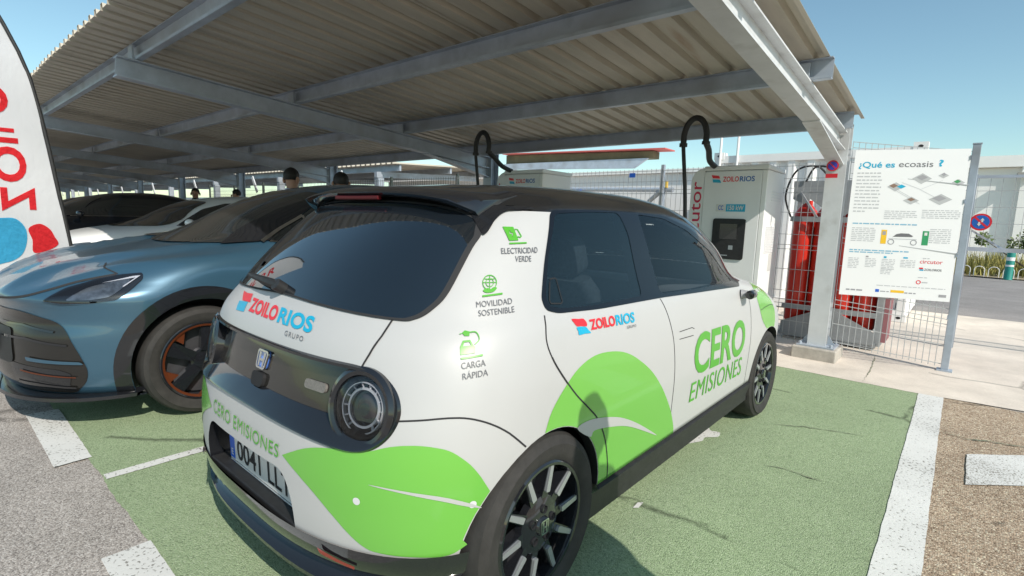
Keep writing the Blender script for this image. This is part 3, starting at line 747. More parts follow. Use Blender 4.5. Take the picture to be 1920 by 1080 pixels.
    # ---- cabin: two front seats, bench, dashboard and steering wheel
    for sx in (.36, -.36):
        s = MB(); s.prism(round_poly([(-.24, .0), (-.25, .13), (.27, .17), (.29, .03)], .05), -.24, .24, ((sx, 1.75, .36), (0, 1, 0), (0, 0, 1), (1, 0, 0)))
        bk = [(sx-.235*w, 1.53-.30*t, .50+.56*t) for t in (0,) for w in (1,)]
        for i in range(9):
            t = i/8; w = .24-.05*t**2; th = .06-.02*t
            cy, cz = 1.56-.20*t, .46+.60*t
        s.build('seat_cushion', M_['seat_cloth'], T, bevel=.03)
        b = MB(); m = 10
        for i in range(m+1):
            t = i/m; w = (.235-.05*t**3)*(1 if t < .93 else .85); th = .065-.02*t; cy, cz = 1.56-.20*t, .46+.60*t
            sec = round_poly([(-w, -th), (w, -th), (w, th), (-w, th)], .05, 3)
            b.v += [(sx+a, cy+d, cz+d*.3) for a, d in sec]; k = len(sec)
        for i in range(m):
            for j in range(k): b.f.append((i*k+j, i*k+(j+1) % k, (i+1)*k+(j+1) % k, (i+1)*k+j))
        b.f += [tuple(range(k)), tuple(m*k+j for j in range(k))]
        b.build('seat_back', M_['seat_cloth'], T)
        hd = MB(); hd.prism(round_poly([(-.13, -.09), (.13, -.09), (.12, .09), (-.12, .09)], .06), -.04, .045, ((sx, 1.34, 1.165), (1, 0, 0), (0, -.3, 1), (0, 1, .3))); hd.tube([(sx-.05, 1.36, 1.02), (sx-.05, 1.35, 1.12)], .008, 6); hd.tube([(sx+.05, 1.36, 1.02), (sx+.05, 1.35, 1.12)], .008, 6)
        hd.build('headrest', M_['seat_cloth'], T, bevel=.015)
    s = MB(); s.prism(round_poly([(-.05, -.30), (.42, -.30), (.42, .0), (.06, .04), (-.02, .55), (-.14, .55)], .05), -.62, .62, ((0, .78, .60), (0, 1, 0), (0, 0, 1), (1, 0, 0))); s.build('bench_seat', M_['seat_cloth'], T)
    s = MB(); s.prism(round_poly([(-.20, -.35), (.35, -.35), (.55, .0), (.0, .05), (-.16, .02)], .04), -.70, .70, ((0, 2.45, .93), (0, 1, 0), (0, 0, 1), (1, 0, 0))); s.build('dashboard', mat('dashboard blue grey', (.05, .06, .07), .6), T)
    Ms = Matrix.Translation((-.36, 2.16, .97)) @ Matrix.Rotation(R_(68), 4, 'X')
    s = MB(); s.tube([Ms @ Vector((.18*math.cos(a), .18*math.sin(a), 0)) for a in [2*math.pi*i/32 for i in range(33)]], .014, 8, cap=False); s.bar(Ms @ Vector((-.17, 0, 0)), Ms @ Vector((.17, 0, 0)), .03, .02); s.bar(Ms @ Vector((0, 0, 0)), Ms @ Vector((0, -.17, 0)), .03, .02); s.bar(Ms @ Vector((0, 0, -.01)), Ms @ Vector((0, -.05, -.3)), .06, .06)
    s.build('steering_wheel', M_['black_plastic'], T)
    return T
def thing_part(name, parent):
    o = bpy.data.objects.new(name, None); sc.collection.objects.link(o); o.empty_display_size = .05; o.parent = parent; return o
_ph = [(.0, .894), (.2, .894), (.429, .893), (.526, .890), (.600, .874), (.650, .832), (.673, .775), (.662, .718), (.628, .677), (.575, .655), (.49, .654), (.308, .664), (.15, .669)]
_pf = _ph+[(0, .670)]+[(-a, b) for a, b in _ph[:0:-1]]
PANEL_OUT = spline(_pf, 5)
def shrink(poly, d):
    n = len(poly); out = []
    ar = sum(poly[i][0]*poly[(i+1) % n][1]-poly[(i+1) % n][0]*poly[i][1] for i in range(n)); sg = 1 if ar > 0 else -1
    for i in range(n):
        a = Vector(poly[i-1]); b = Vector(poly[(i+1) % n]); t = (b-a).normalized(); q = Vector((-t.y, t.x))*sg*d
        out.append((poly[i][0]+q.x, poly[i][1]+q.y))
    return out
PANEL_O2 = shrink(PANEL_OUT, .006)
PANEL_MID2 = shrink(PANEL_OUT, .014)
PANEL_MID = shrink(PANEL_OUT, .012)
def _inner():
    out = []
    for (a, b) in PANEL_OUT:
        # thin rim above, deep ledge below
        k = .022 if b > .80 else .022+.036*min(1, (.80-b)/.10)
        out.append((a*(1-.03), max(.728, min(.872, b+(-k if b > .78 else k)))))
    return out
PANEL_IN = _inner()
M_['roof'] = mat('black roof paint', (.012, .012, .013), .22, coat=.35)
M_['panel_face'] = mat('gloss black lamp panel', (.02, .018, .016), .10, coat=.5)
M_['lamp_bowl'] = mat('lamp bowl grey', (.30, .31, .33), .28, metal=.5, var=.5, scale=45)
M_['lamp_ring'] = mat('lamp ring pale', (.75, .75, .78), .15, metal=.4)
M_['lamp_core'] = mat('dark lamp core', (.10, .09, .09), .15, metal=.5)
# ---------------------------------------------------------------- the other parked cars (nose towards -y)
SUV_ROWS = [(.17, .22, 4.35, .80), (.22, .06, 4.48, .885), (.28, .015, 4.55, .905), (.36, .0, 4.60, .915), (.46, .005, 4.63, .922), (.56, .015, 4.64, .927), (.66, .042, 4.64, .930), (.73, .030, 4.63, .928),
 (.785, .002, 4.62, .924), (.812, .018, 4.61, .920), (.85, .075, 4.60, .912), (.905, .165, 4.58, .902), (.955, .28, 4.56, .888), (1.005, .48, 4.54, .868), (1.05, .72, 4.52, .842), (1.085, .91, 4.50, .818), (1.125, 1.03, 4.46, .788), (1.19, 1.20, 4.36, .745), (1.29, 1.38, 4.20, .698),
 (1.39, 1.58, 3.98, .648), (1.46, 1.76, 3.75, .603), (1.515, 1.94, 3.55, .55), (1.555, 2.13, 3.36, .47), (1.585, 2.35, 3.18, .36), (1.60, 2.58, 3.0, .22), (1.605, 2.75, 2.9, .10)]
suv = Body(SUV_ROWS, pchip([.2, .7, .9, 1.1, 1.6], [.75, .75, .85, .85, .7]), 2.5, .7, 2.5, .008, 2.2, N=34)
def rows_to_z(rows, step=.022):
    a, b = rows[0][0], rows[-1][0]; z = [a+step*i for i in range(int((b-a)/step))]
    z += [r[0] for r in rows if r[0] > b-.09]+[b-.002, b-.006, b-.012]
    return sorted(set(round(q, 4) for q in z if q <= b))
M_['glass_screen'] = mat('dark windscreen', (.022, .025, .026), .02, spec=.9, coat=1)
M_['teal'] = mat('teal blue metallic paint', srgb(58, 92, 113), .28, metal=.40, coat=.8, var=.05, scale=400)
M_['intake'] = mat('glossy dark intake', (.014, .013, .012), .22, coat=.3)
M_['copper'] = mat('copper trim', srgb(112, 58, 34), .35, metal=.5)
M_['headlight'] = mat('headlight inner', (.17, .19, .21), .12, metal=.7, var=.75, scale=16)
def suv_wheel(T, sd, y, r, x_out, detail=True):
    w, M = wheel(T, sd, y, r, x_out, .24, r*.735, 1)
    def q(rad, tan, h, c, s): return M @ Vector((rad*c-tan*s, rad*s+tan*c, h))
    R0 = r*.735
    dk = MB().lathe([(.001, -.03), (.05, -.03), (.075, -.04), (.08, -.07), (.001, -.07)], 28, M); cp = []; blades = []
    for i in range(5):
        a = 2*math.pi*(i+.15)/5; c, s = math.cos(a), math.sin(a)
        b = MB(); pts = [(.06, -.03), (R0*.98, -.055), (R0*.98, .045), (.06, .03)]
        vs = [q(x, t, -.02-.01*(k % 2), c, s) for k, (x, t) in enumerate(pts)]+[q(x, t, -.07, c, s) for x, t in pts]
        b.add(vs, [(0, 1, 2, 3), (7, 6, 5, 4), (0, 4, 5, 1), (1, 5, 6, 2), (2, 6, 7, 3), (3, 7, 4, 0)]); blades.append(b)
        e = MB(); pts = [(R0*.62, .05), (R0*.97, .06), (R0*.93, .19), (R0*.80, .17)]
        vs = [q(x, t, -.022, c, s) for x, t in pts]+[q(x, t, -.05, c, s) for x, t in pts]
        e.add(vs, [(0, 1, 2, 3), (7, 6, 5, 4), (0, 4, 5, 1), (1, 5, 6, 2), (2, 6, 7, 3), (3, 7, 4, 0)]); cp.append(e)
    dk.build('wheel_hub', M_['black_gloss'], w)
    for b in blades: b.build('spoke', M_['black_gloss'] if detail else M_['silver'], w, smooth=30)
    if detail:
        for e in cp: e.build('copper_insert', M_['copper'], w, smooth=30)
        MB().lathe([(R0-.03, -.012), (R0-.012, -.008), (R0-.012, -.03), (R0-.03, -.03)], 48, M, close=True).build('copper_ring', M_['copper'], w)
def place_patchlist(S, T, items):
    for name, fr, loops, m, off in items: patch(name, loops, S, fr, m, T, off=off, cell=.05)
def build_suv(name, label, paint, loc, detail=False, body=suv, rows=SUV_ROWS, scale_top=1.0):
    T = thing(name, label, 'car')
    zs = rows_to_z(rows); base = body.solid(zs).mesh('base')
    if detail:
        # creased bonnet: a sunk centre between two ridges that run back from the nose
        for v in base.vertices:
            x, y, z = v.co
            if z > .80 and y < 1.25:
                m = min(1, max(0, (z-.80)/.06))*min(1, max(0, (1.25-y)/.25)); xr = .30+.30*min(1, y/1.0); u = abs(x)-xr
                v.co.z += m*(.030*math.exp(-(u/.05)**2)-.014*(1 if u < -.05 else 0)*min(1, (-u-.05)/.05 if u < -.05 else 0)+.018*math.exp(-((abs(x)-xr-.26)/.06)**2))
        base.update()
    S = Surf(base)
    o = link('body', base.copy(), paint, T, smooth=0)
    c = MB()
    axles = ((.91, .35), (3.68, .35))
    for y, r in axles:
        for sd in (1, -1): c.tube([(sd*.60, y, r+.01), (sd*1.3, y, r+.01)], r+.045, 48)
    boolean(o, c, M_['black_plastic']); T.location = loc
    for p in o.data.polygons: p.use_smooth = True
    o.data.set_sharp_from_angle(angle=R_(40)); transfer_normals(o.data, S)
    K = M_['black_gloss']
    h = rows[-1][0]; zc = h-.53
    ws = round_poly([(-.46, h-.125), (0, h-.105), (.46, h-.125), (.76, zc+.02), (.0, zc-.005), (-.76, zc+.02)], [.06, .3, .06, .05, .3, .05])
    patch('windscreen', [ws], S, 'B', M_['glass_screen'], T, off=.009, cell=.03)
    wl = [(1.42, zc+.03), (3.95, zc+.06), (3.55, h-.20), (2.9, h-.13), (2.2, h-.14), (1.85, h-.24)]
    for sd, fr in ((1, 'S'), (-1, 'L')):
        patch('side_window', [round_poly(wl, .05)], S, fr, M_['glass_screen'], T, off=.008, cell=.05)
        multi('window_trim', [(fr, [ribbon([wl[0], wl[1]], .012)])], S, M_['chrome'], T, off=.007)
        pil = [(1.12, zc+.005), (1.42, zc+.03), (1.85, h-.24), (2.2, h-.14), (2.05, h-.115), (1.62, h-.27)]
        if detail: multi('window_trim', [(fr, [ribbon([(1.37, 1.095), (1.56, 1.195), (1.74, 1.29)], .016)]), (fr, [ribbon([(1.74, 1.29), (1.735, 1.225)], .016)])], S, M_['chrome'], T, off=.016)
        if detail: patch('a_pillar', [pil], S, fr, K, T, off=.013, cell=.05)
        p, nn = S.hit(1.55, zc+.0, FR[fr])
        m = MB(); m.tube([p, p+Vector((sd*.08, -.02, .03)), p+Vector((sd*.12, -.02, .06))], [.018, .018, .03], 8); m.sphere(p+Vector((sd*.17, -.02, .08)), .085, 14, 8, 1.25, .75, .72)
        m.build('door_mirror', K if detail else paint, T)
        for y, r in axles: suv_wheel(T, sd, y, r, .925, detail)
    sd_arch = lambda c0, r0, r1: [(c0[0]+r1*math.cos(R_(a)), c0[1]+r1*math.sin(R_(a))) for a in range(-28, 209, 6)]+[(c0[0]+r0*math.cos(R_(a)), c0[1]+r0*math.sin(R_(a))) for a in range(208, -29, -6)]
    for y, r in axles:
        for fr in ('S', 'L'):
            if detail: patch('wheel_arch_trim', [sd_arch((y, r+.01), r+.046, r+.125)], S, fr, K, T, off=.008, cell=.05)
    if not detail:
        for sd in (1, -1):
            patch('headlight', [round_poly([(sd*.50, .74), (sd*.80, .82), (sd*.84, .78), (sd*.55, .69)], .02)], S, 'B', M_['headlight'], T, off=.004)
        patch('grille', [round_poly([(-.5, .60), (.5, .60), (.45, .36), (-.45, .36)], .05)], S, 'B', M_['black_plastic'], T, off=.004)
    return T, S
def build_coupe_suv():
    T, S = build_suv('coupe_suv', 'teal blue coupe SUV with copper wheel inserts parked nose out beside the white hatchback', M_['teal'], (-2.75, -.40, 0), True)
    T['category'] = 'car'
    K = M_['black_gloss']
    for name, fr, loops, m, off in SUV_MARKS(S, K):
        for f2, sx in ((fr, 1), ({'Q': 'QL', 'B': 'B', 'S': 'L'}[fr], -1)):
            L = [[(a*sx, b) for a, b in l] for l in loops] if fr == 'B' else loops
            patch(name, L, S, f2, m, T, off=off, cell=.03)
    e = MB(); e.prism(round_poly([(-.26, .055), (-.26, -.055), (.26, -.055), (.26, .055)], .008), 0, .006, ((0, -.018, .50), (1, 0, 0), (0, 0, 1), (0, -1, 0))); e.build('number_plate', M_['plate'], T, smooth=0)
    patch('plate_holder', [round_poly([(-.42, .60), (.42, .60), (.46, .40), (-.46, .40)], .05)], S, 'B', M_['black_plastic'], T, off=.010, cell=.05)
    mb = MB()
    # front splitter lip
    o = suv.outline(.25, -.02); n = len(o)
    pts = [(x, y) for x, y in o if y < .60]
    r = sorted([q for q in pts if q[0] >= 0], key=lambda q: q[0]); l = sorted([q for q in pts if q[0] < 0], key=lambda q: q[0])
    ed = l+r
    for (x, y) in ed: mb.v += [(x*1.0, y-.035, .195), (x, y-.03, .215), (x*.93, y+.10, .225), (x*.93, y+.10, .18)]
    for i in range(len(ed)-1):
        for k in range(4): mb.f.append((i*4+k, i*4+(k+1) % 4, (i+1)*4+(k+1) % 4, (i+1)*4+k))
    mb.build('splitter', K, T, smooth=40)
    return T
def SUV_MARKS(S, K):
    hl = round_poly([(.597, .780), (.69, .850), (.81, .893), (.915, .920), (1.020, .930), (1.035, .895), (.995, .825), (.95, .782), (.85, .770), (.70, .768)], .015)
    intake = round_poly([(.10, .70), (.50, .712), (.70, .662), (.755, .600), (.795, .489), (.818, .373), (.800, .300), (.735, .235), (.40, .25), (.10, .25)], [.02, .1, .06, .06, .06, .06, .04, .03, .03, .03])
    out = [('headlight', 'Q', [hl], K, .004), ('headlight_reflector', 'Q', [round_poly([(.72, .785), (.80, .850), (.93, .890), (.985, .898), (.965, .845), (.925, .800), (.84, .786)], .02)], M_['headlight'], .0075),
           ('daytime_strip', 'Q', [[(.855, .872), (.985, .908), (1.018, .912), (.965, .85), (.958, .853), (1.0, .90), (.96, .893)]], M_['lamp_ring'], .0095),
           ('headlight_lens', 'Q', [hl], M_['lens_clear'], .012),
           ('bonnet_gap', 'Q', [ribbon(spline([(.253, .775), (.457, .797), (.604, .838), (.735, .884), (.90, .922)], 4, False), .012)], M_['gap'], .003),
           ('bonnet_gap', 'Q', [ribbon([(.905, .924), (.85, .945), (.76, .975)], .005)], M_['gap'], .003),
           ('air_intake', 'B', [[(a, b) for a, b in intake]], M_['intake'], .004), ('intake_fin', 'B', [round_poly([(.56, .452), (.80, .432), (.81, .415), (.57, .430)], .008)], M_['teal'], .016),
           ('copper_strip', 'B', [[(.52, .374), (.78, .343), (.78, .337), (.52, .366)]], M_['copper'], .014),
           ('intake_slat', 'B', [ribbon([(.20, .62), (.50, .628), (.70, .60)], .012)], K, .010), ('intake_slat', 'B', [ribbon([(.30, .55), (.55, .555), (.76, .525)], .012)], K, .010), ('intake_slat', 'B', [ribbon([(.46, .30), (.60, .295), (.76, .275)], .012)], K, .012),
           ('intake_mesh', 'B', [round_poly([(.42, .41), (.72, .385), (.77, .36), (.74, .27), (.45, .28)], .02)], K, .007)]
    return out
# ---------------------------------------------------------------- ground
def ground_mat(name, cols, scale=120, big=1.2, bump=.5, rough=.9, cracks=None, var=(.78, 1.16)):
    """aggregate: stones of several colours (Voronoi cells) under slow patches of wear"""
    m = bpy.data.materials.new(name); m.use_nodes = True; nt = m.node_tree; n = nt.nodes; l = nt.links; p = n['Principled BSDF']
    p.inputs['Roughness'].default_value = rough; p.inputs['Specular IOR Level'].default_value = .25
    tc = n.new('ShaderNodeTexCoord')
    vo = n.new('ShaderNodeTexVoronoi'); vo.inputs['Scale'].default_value = scale; l.new(tc.outputs['Object'], vo.inputs['Vector'])
    sx = n.new('ShaderNodeSeparateColor'); l.new(vo.outputs['Color'], sx.inputs[0])
    rp = n.new('ShaderNodeValToRGB'); e = rp.color_ramp.elements
    while len(e) > 1: e.remove(e[-1])
    e[0].position = cols[0][0]; e[0].color = tuple(cols[0][1])+(1,)
    for q, c in cols[1:]:
        k = e.new(q); k.color = tuple(c)+(1,)
    l.new(sx.outputs[0], rp.inputs[0])
    no = n.new('ShaderNodeTexNoise'); no.inputs['Scale'].default_value = big; no.inputs['Detail'].default_value = 9; no.inputs['Roughness'].default_value = .7; l.new(tc.outputs['Object'], no.inputs['Vector'])
    mr = n.new('ShaderNodeMapRange'); mr.inputs[1].default_value = .3; mr.inputs[2].default_value = .7; mr.inputs[3].default_value = var[0]; mr.inputs[4].default_value = var[1]; l.new(no.outputs[0], mr.inputs[0])
    mx = n.new('ShaderNodeMix'); mx.data_type = 'RGBA'; mx.blend_type = 'MULTIPLY'; mx.inputs['Factor'].default_value = 1; l.new(rp.outputs[0], mx.inputs['A']); l.new(mr.outputs[0], mx.inputs['B'])
    out = mx.outputs['Result']
    n3 = n.new('ShaderNodeTexNoise'); n3.inputs['Scale'].default_value = 26; n3.inputs['Detail'].default_value = 5; l.new(tc.outputs['Object'], n3.inputs['Vector'])
    if cracks:
        # cracks: edges of large distorted cells
        nd = n.new('ShaderNodeTexNoise'); nd.inputs['Scale'].default_value = 3; nd.inputs['Detail'].default_value = 6; l.new(tc.outputs['Object'], nd.inputs['Vector'])
        mm = n.new('ShaderNodeMix'); mm.data_type = 'RGBA'; mm.inputs['Factor'].default_value = .12; l.new(tc.outputs['Object'], mm.inputs['A']); l.new(nd.outputs['Color'], mm.inputs['B'])
        v2 = n.new('ShaderNodeTexVoronoi'); v2.feature = 'DISTANCE_TO_EDGE'; v2.inputs['Scale'].default_value = cracks[0]; l.new(mm.outputs['Result'], v2.inputs['Vector'])
        r2 = n.new('ShaderNodeMapRange'); r2.inputs[1].default_value = 0; r2.inputs[2].default_value = cracks[1]; r2.inputs[3].default_value = cracks[2]; r2.inputs[4].default_value = 1; l.new(v2.outputs['Distance'], r2.inputs[0])
        # broken up by noise so that only stretches of a crack show
        r3 = n.new('ShaderNodeMapRange'); r3.inputs[1].default_value = .50; r3.inputs[2].default_value = .56; r3.inputs[3].default_value = 1; r3.inputs[4].default_value = 0; l.new(no.outputs[0], r3.inputs[0])
        ma = n.new('ShaderNodeMath'); ma.operation = 'MAXIMUM'; l.new(r2.outputs[0], ma.inputs[0]); l.new(r3.outputs[0], ma.inputs[1])
        m2 = n.new('ShaderNodeMix'); m2.data_type = 'RGBA'; m2.blend_type = 'MULTIPLY'; m2.inputs['Factor'].default_value = 1; l.new(out, m2.inputs['A']); l.new(ma.outputs[0], m2.inputs['B']); out = m2.outputs['Result']
    l.new(out, p.inputs['Base Color'])
    v3 = n.new('ShaderNodeTexVoronoi'); v3.inputs['Scale'].default_value = scale; l.new(tc.outputs['Object'], v3.inputs['Vector'])
    ad = n.new('ShaderNodeMath'); ad.operation = 'MULTIPLY_ADD'; ad.inputs[1].default_value = -1.0; l.new(v3.outputs['Distance'], ad.inputs[0]); l.new(n3.outputs[0], ad.inputs[2])
    bp = n.new('ShaderNodeBump'); bp.inputs['Strength'].default_value = bump; bp.inputs['Distance'].default_value = .006; l.new(ad.outputs[0], bp.inputs['Height']); l.new(bp.outputs[0], p.inputs['Normal'])
    return m
def worn_paint(name, col, under, scale=70, lo=.40, hi=.46):
    """road paint with worn-through specks"""
    m = bpy.data.materials.new(name); m.use_nodes = True; nt = m.node_tree; n = nt.nodes; l = nt.links; p = n['Principled BSDF']; p.inputs['Roughness'].default_value = .75
    tc = n.new('ShaderNodeTexCoord'); a = n.new('ShaderNodeTexNoise'); a.inputs['Scale'].default_value = scale; a.inputs['Detail'].default_value = 4; l.new(tc.outputs['Object'], a.inputs['Vector'])
    b = n.new('ShaderNodeTexNoise'); b.inputs['Scale'].default_value = 2.2; b.inputs['Detail'].default_value = 6; l.new(tc.outputs['Object'], b.inputs['Vector'])
    ad = n.new('ShaderNodeMath'); ad.operation = 'MULTIPLY_ADD'; ad.inputs[1].default_value = .35; l.new(b.outputs[0], ad.inputs[0]); l.new(a.outputs[0], ad.inputs[2])
    rp = n.new('ShaderNodeValToRGB'); rp.color_ramp.elements[0].position = lo+.12; rp.color_ramp.elements[1].position = hi+.12; l.new(ad.outputs[0], rp.inputs[0])
    mx = n.new('ShaderNodeMix'); mx.data_type = 'RGBA'; l.new(rp.outputs[0], mx.inputs['Factor']); mx.inputs['A'].default_value = tuple(under)+(1,); mx.inputs['B'].default_value = tuple(col)+(1,)
    m3 = n.new('ShaderNodeMix'); m3.data_type = 'RGBA'; m3.blend_type = 'MULTIPLY'; m3.inputs['Factor'].default_value = .5; l.new(mx.outputs['Result'], m3.inputs['A']); r4 = n.new('ShaderNodeMapRange'); r4.inputs[1].default_value = .3; r4.inputs[2].default_value = .7; r4.inputs[3].default_value = .7; r4.inputs[4].default_value = 1.1; l.new(b.outputs[0], r4.inputs[0]); l.new(r4.outputs[0], m3.inputs['B'])
    l.new(m3.outputs['Result'], p.inputs['Base Color'])
    bp = n.new('ShaderNodeBump'); bp.inputs['Strength'].default_value = .35; bp.inputs['Distance'].default_value = .004; l.new(a.outputs[0], bp.inputs['Height']); l.new(bp.outputs[0], p.inputs['Normal'])
    return m
M_['asphalt'] = ground_mat('grey asphalt', [(0, (.19, .17, .157)), (.4, (.36, .33, .305)), (.75, (.45, .41, .38)), (1, (.56, .53, .50))], 180, .9, .5, cracks=(.55, .012, .45))
M_['brown_asphalt'] = ground_mat('brown gravelly asphalt', [(0, (.18, .125, .085)), (.4, (.38, .29, .21)), (.75, (.46, .36, .265)), (.93, (.54, .47, .37)), (1, (.70, .62, .45))], 125, 1.1, .7, cracks=(.6, .012, .45))
M_['green_bay'] = ground_mat('green painted asphalt', [(0, (.17, .22, .13)), (.22, (.265, .345, .20)), (.8, (.31, .39, .235)), (1, (.38, .45, .30))], 185, .7, .6, cracks=(.5, .010, .35), var=(.86, 1.10))
M_['concrete'] = ground_mat('pale concrete', [(0, (.60, .53, .46)), (1, (.70, .635, .56))], 240, 1.3, .15, cracks=(.35, .010, .5))
M_['road'] = ground_mat('road asphalt', [(0, (.22, .205, .20)), (1, (.33, .31, .30))], 130, .8, .3)
M_['white_paint'] = worn_paint('white road paint', (.66, .66, .64), (.25, .24, .22))
M_['white_speck'] = worn_paint('worn white road paint', (.66, .66, .64), (.22, .20, .17), 110, .44, .47)
def sheet(name, poly, z, m, jag=0.0, seed=1):
    rnd = random.Random(seed); P = []
    for i, (x, y) in enumerate(poly):
        a = Vector((x, y)); b = Vector(poly[(i+1) % len(poly)]); L = (b-a).length
        k = max(1, int(L/.035)) if jag else 1
        t = (b-a).normalized() if L else Vector((1, 0)); nn = Vector((-t.y, t.x)); w = 0
        for j in range(k):
            if jag: w = .7*w+rnd.uniform(-jag, jag)
            q = a.lerp(b, j/k)+nn*(w if j else 0); P.append((q.x, q.y))
    vs, fs = flat([P]); mb = MB().add([(x, y, z) for x, y in vs], fs)
    me = mb.mesh(name, 0, False); bm = bmesh.new(); bm.from_mesh(me)
    for f in bm.faces:
        f.normal_update()
        if f.normal.z < 0: f.normal_flip()
    bm.to_mesh(me); bm.free()
    return structure(link(name, me, m, None, 0))
sheet('ground', [(-400, -200), (400, -200), (400, 500), (-400, 500)], -.012, M_['asphalt'])
sheet('gravel_pavement', [(1.80, -12), (14, -12), (14, 4.80), (1.80, 4.74)], -.009, M_['brown_asphalt'])
sheet('green_bay', [(-4.21, -.16), (1.70, -.16), (1.70, 4.74), (-4.21, 4.72)], -.006, M_['green_bay'], .004, 3)
sheet('concrete_slab', [(-30, 4.70), (1.66, 4.70), (2.31, 4.78), (14, 5.0), (14, 10.4), (-30, 10.4)], -.004, M_['concrete'], .004, 5)
sheet('road', [(-60, 11.6), (60, 11.6), (60, 20.6), (-60, 20.6)], -.010, M_['road'])
sheet('pavement', [(-60, 10.4), (60, 10.4), (60, 11.6), (-60, 11.6)], -.003, M_['road'])
for nm, poly, mm, sd in (('bay_line', [(1.676, -.3), (1.832, -.3), (1.832, 4.71), (1.672, 4.70)], 'white_paint', 11), ('bay_line', [(-1.30, -.15), (-1.235, -.15), (-1.235, 4.7), (-1.30, 4.7)], 'white_paint', 12), ('bay_line', [(-4.26, -.15), (-4.20, -.15), (-4.20, 4.7), (-4.26, 4.7)], 'white_paint', 13),
        ('dash_marking', [(-2.55, -.30), (-1.56, -.30), (-1.57, -.145), (-2.54, -.14)], 'white_paint', 14), ('dash_marking', [(-.53, -.31), (.42, -.31), (.42, -.155), (-.53, -.15)], 'white_paint', 15), ('dash_marking', [(1.32, -.31), (1.67, -.31), (1.67, -.155), (1.32, -.155)], 'white_paint', 16), ('dash_marking', [(-4.6, -.30), (-3.6, -.30), (-3.6, -.145), (-4.6, -.145)], 'white_paint', 17),
        ('hatch_marking', [(1.965, 2.905), (4.2, 4.93), (4.2, 5.45), (1.972, 3.42)], 'white_speck', 18), ('hatch_marking', [(1.965, 1.35), (5.0, 4.1), (5.0, 4.62), (1.972, 1.88)], 'white_speck', 19)):
    if nm == 'hatch_marking': poly = [(min(x, 3.4), y if x < 3.4 else y-(x-3.4)*.906) for x, y in poly]
    sheet(nm, poly, -.002, M_[mm], .0016, sd)
# white painted symbol, mostly hidden by the car
sheet('bay_symbol', round_poly([(.55, 2.15), (.64, 2.22), (.68, 2.34), (.73, 2.44), (.71, 2.50), (.78, 2.57), (.76, 2.66), (.70, 2.63), (.66, 2.72), (.55, 2.72)], .03), -.002, M_['white_paint'], .003, 20)
sheet('bay_symbol', [(.775, 1.44), (.795, 1.46), (.79, 1.52), (.77, 1.50)], -.002, M_['white_paint'], .002, 21)
M_['crack'] = mat('crack filled with dirt', (.17, .185, .125), .95, var=.4, scale=40)
def crack(pts, w, seed):
    rnd = random.Random(seed); P = []
    for i in range(len(pts)-1):
        A, B = Vector(pts[i]), Vector(pts[i+1]); n = max(2, int((B-A).length/.025))
        for j in range(n): q = A.lerp(B, j/n); P.append((q.x+rnd.uniform(-.006, .006), q.y+rnd.uniform(-.008, .008)))
    P.append(pts[-1]); m = len(P); L = []; Rr = []
    for i in range(m):
        A, B = Vector(P[max(i-1, 0)]), Vector(P[min(i+1, m-1)]); t = (B-A).normalized(); q = Vector((-t.y, t.x))*w*rnd.uniform(.25, 1)*min(1, 4*i/m, 4*(m-1-i)/m)/2; p = Vector(P[i]); L.append(tuple(p+q)); Rr.append(tuple(p-q))
    mb = MB(); mb.v = [(x, y, -.0002) for x, y in L+Rr]; mb.f = [(i, m+i, m+i+1, i+1) for i in range(m-1)]
    structure(mb.build('crack', M_['crack'], None, smooth=0))
crack([(.95, 3.05), (1.0, 3.08), (1.15, 3.17), (1.27, 3.22), (1.5, 3.30)], .012, 1); crack([(1.10, 2.36), (1.17, 2.39), (1.22, 2.40), (1.30, 2.38), (1.42, 2.40)], .014, 2)
crack([(1.835, 3.77), (1.90, 3.75), (1.97, 3.73), (2.09, 3.79), (2.3, 3.84)], .022, 3); crack([(1.28, 4.72), (1.275, 5.33), (1.24, 6.0)], .012, 4)
# ---------------------------------------------------------------- carport
M_['galv'] = mat('galvanised steel', (.41, .46, .53), .45, metal=.3, var=.16, scale=6, dirt=((.26, .27, .29), 3, .5, .75))
M_['steel_white'] = mat('pale grey painted steel', (.56, .575, .59), .5, var=.08, scale=5, dirt=((.34, .33, .32), 4, .55, .8))
M_['sheet_metal'] = mat('weathered corrugated sheet', (.47, .43, .36), .5, metal=.1, var=.13, scale=1.6, stretch=(6, .6, 6), dirt=((.27, .155, .07), 1.0, .63, .80))
M_['concrete_block'] = mat('concrete block', (.40, .37, .33), .9, var=.2, scale=12, bump=.3, bscale=80)
def pb(y): return 2.62-.0765*(y-.75)      # underside of the purlins
POSTS = [.78-4.77*i for i in range(13)]
def ibeam(mb, a, b, w, h, t=.012, side=(1, 0, 0)):
    """I section from a to b; a, b on the centre of the top face; flanges spread along side"""
    a, b = Vector(a), Vector(b); d = (b-a).normalized(); s = Vector(side); u = s.cross(d).normalized()
    if u.z < 0 or (abs(u.z) < .3 and u.y > 0): u = -u
    for lo, hi, ww in ((-t, 0, w), (-h, -h+t, w), (-h+t+.0005, -t-.0005, t*.8)):
        vs = [p+s*(ww/2*i)+u*k for p in (a, b) for (i, k) in ((-1, lo), (1, lo), (1, hi), (-1, hi))]
        mb.add(vs, [(3, 2, 1, 0), (4, 5, 6, 7), (0, 1, 5, 4), (1, 2, 6, 5), (2, 3, 7, 6), (3, 0, 4, 7)])
CP = thing('carport', 'long carport with rusty corrugated metal roof on grey steel beams over the charging bays', 'carport')
PY = (.75, 2.22, 3.70, 5.20); XR = .93; XL = -60.0
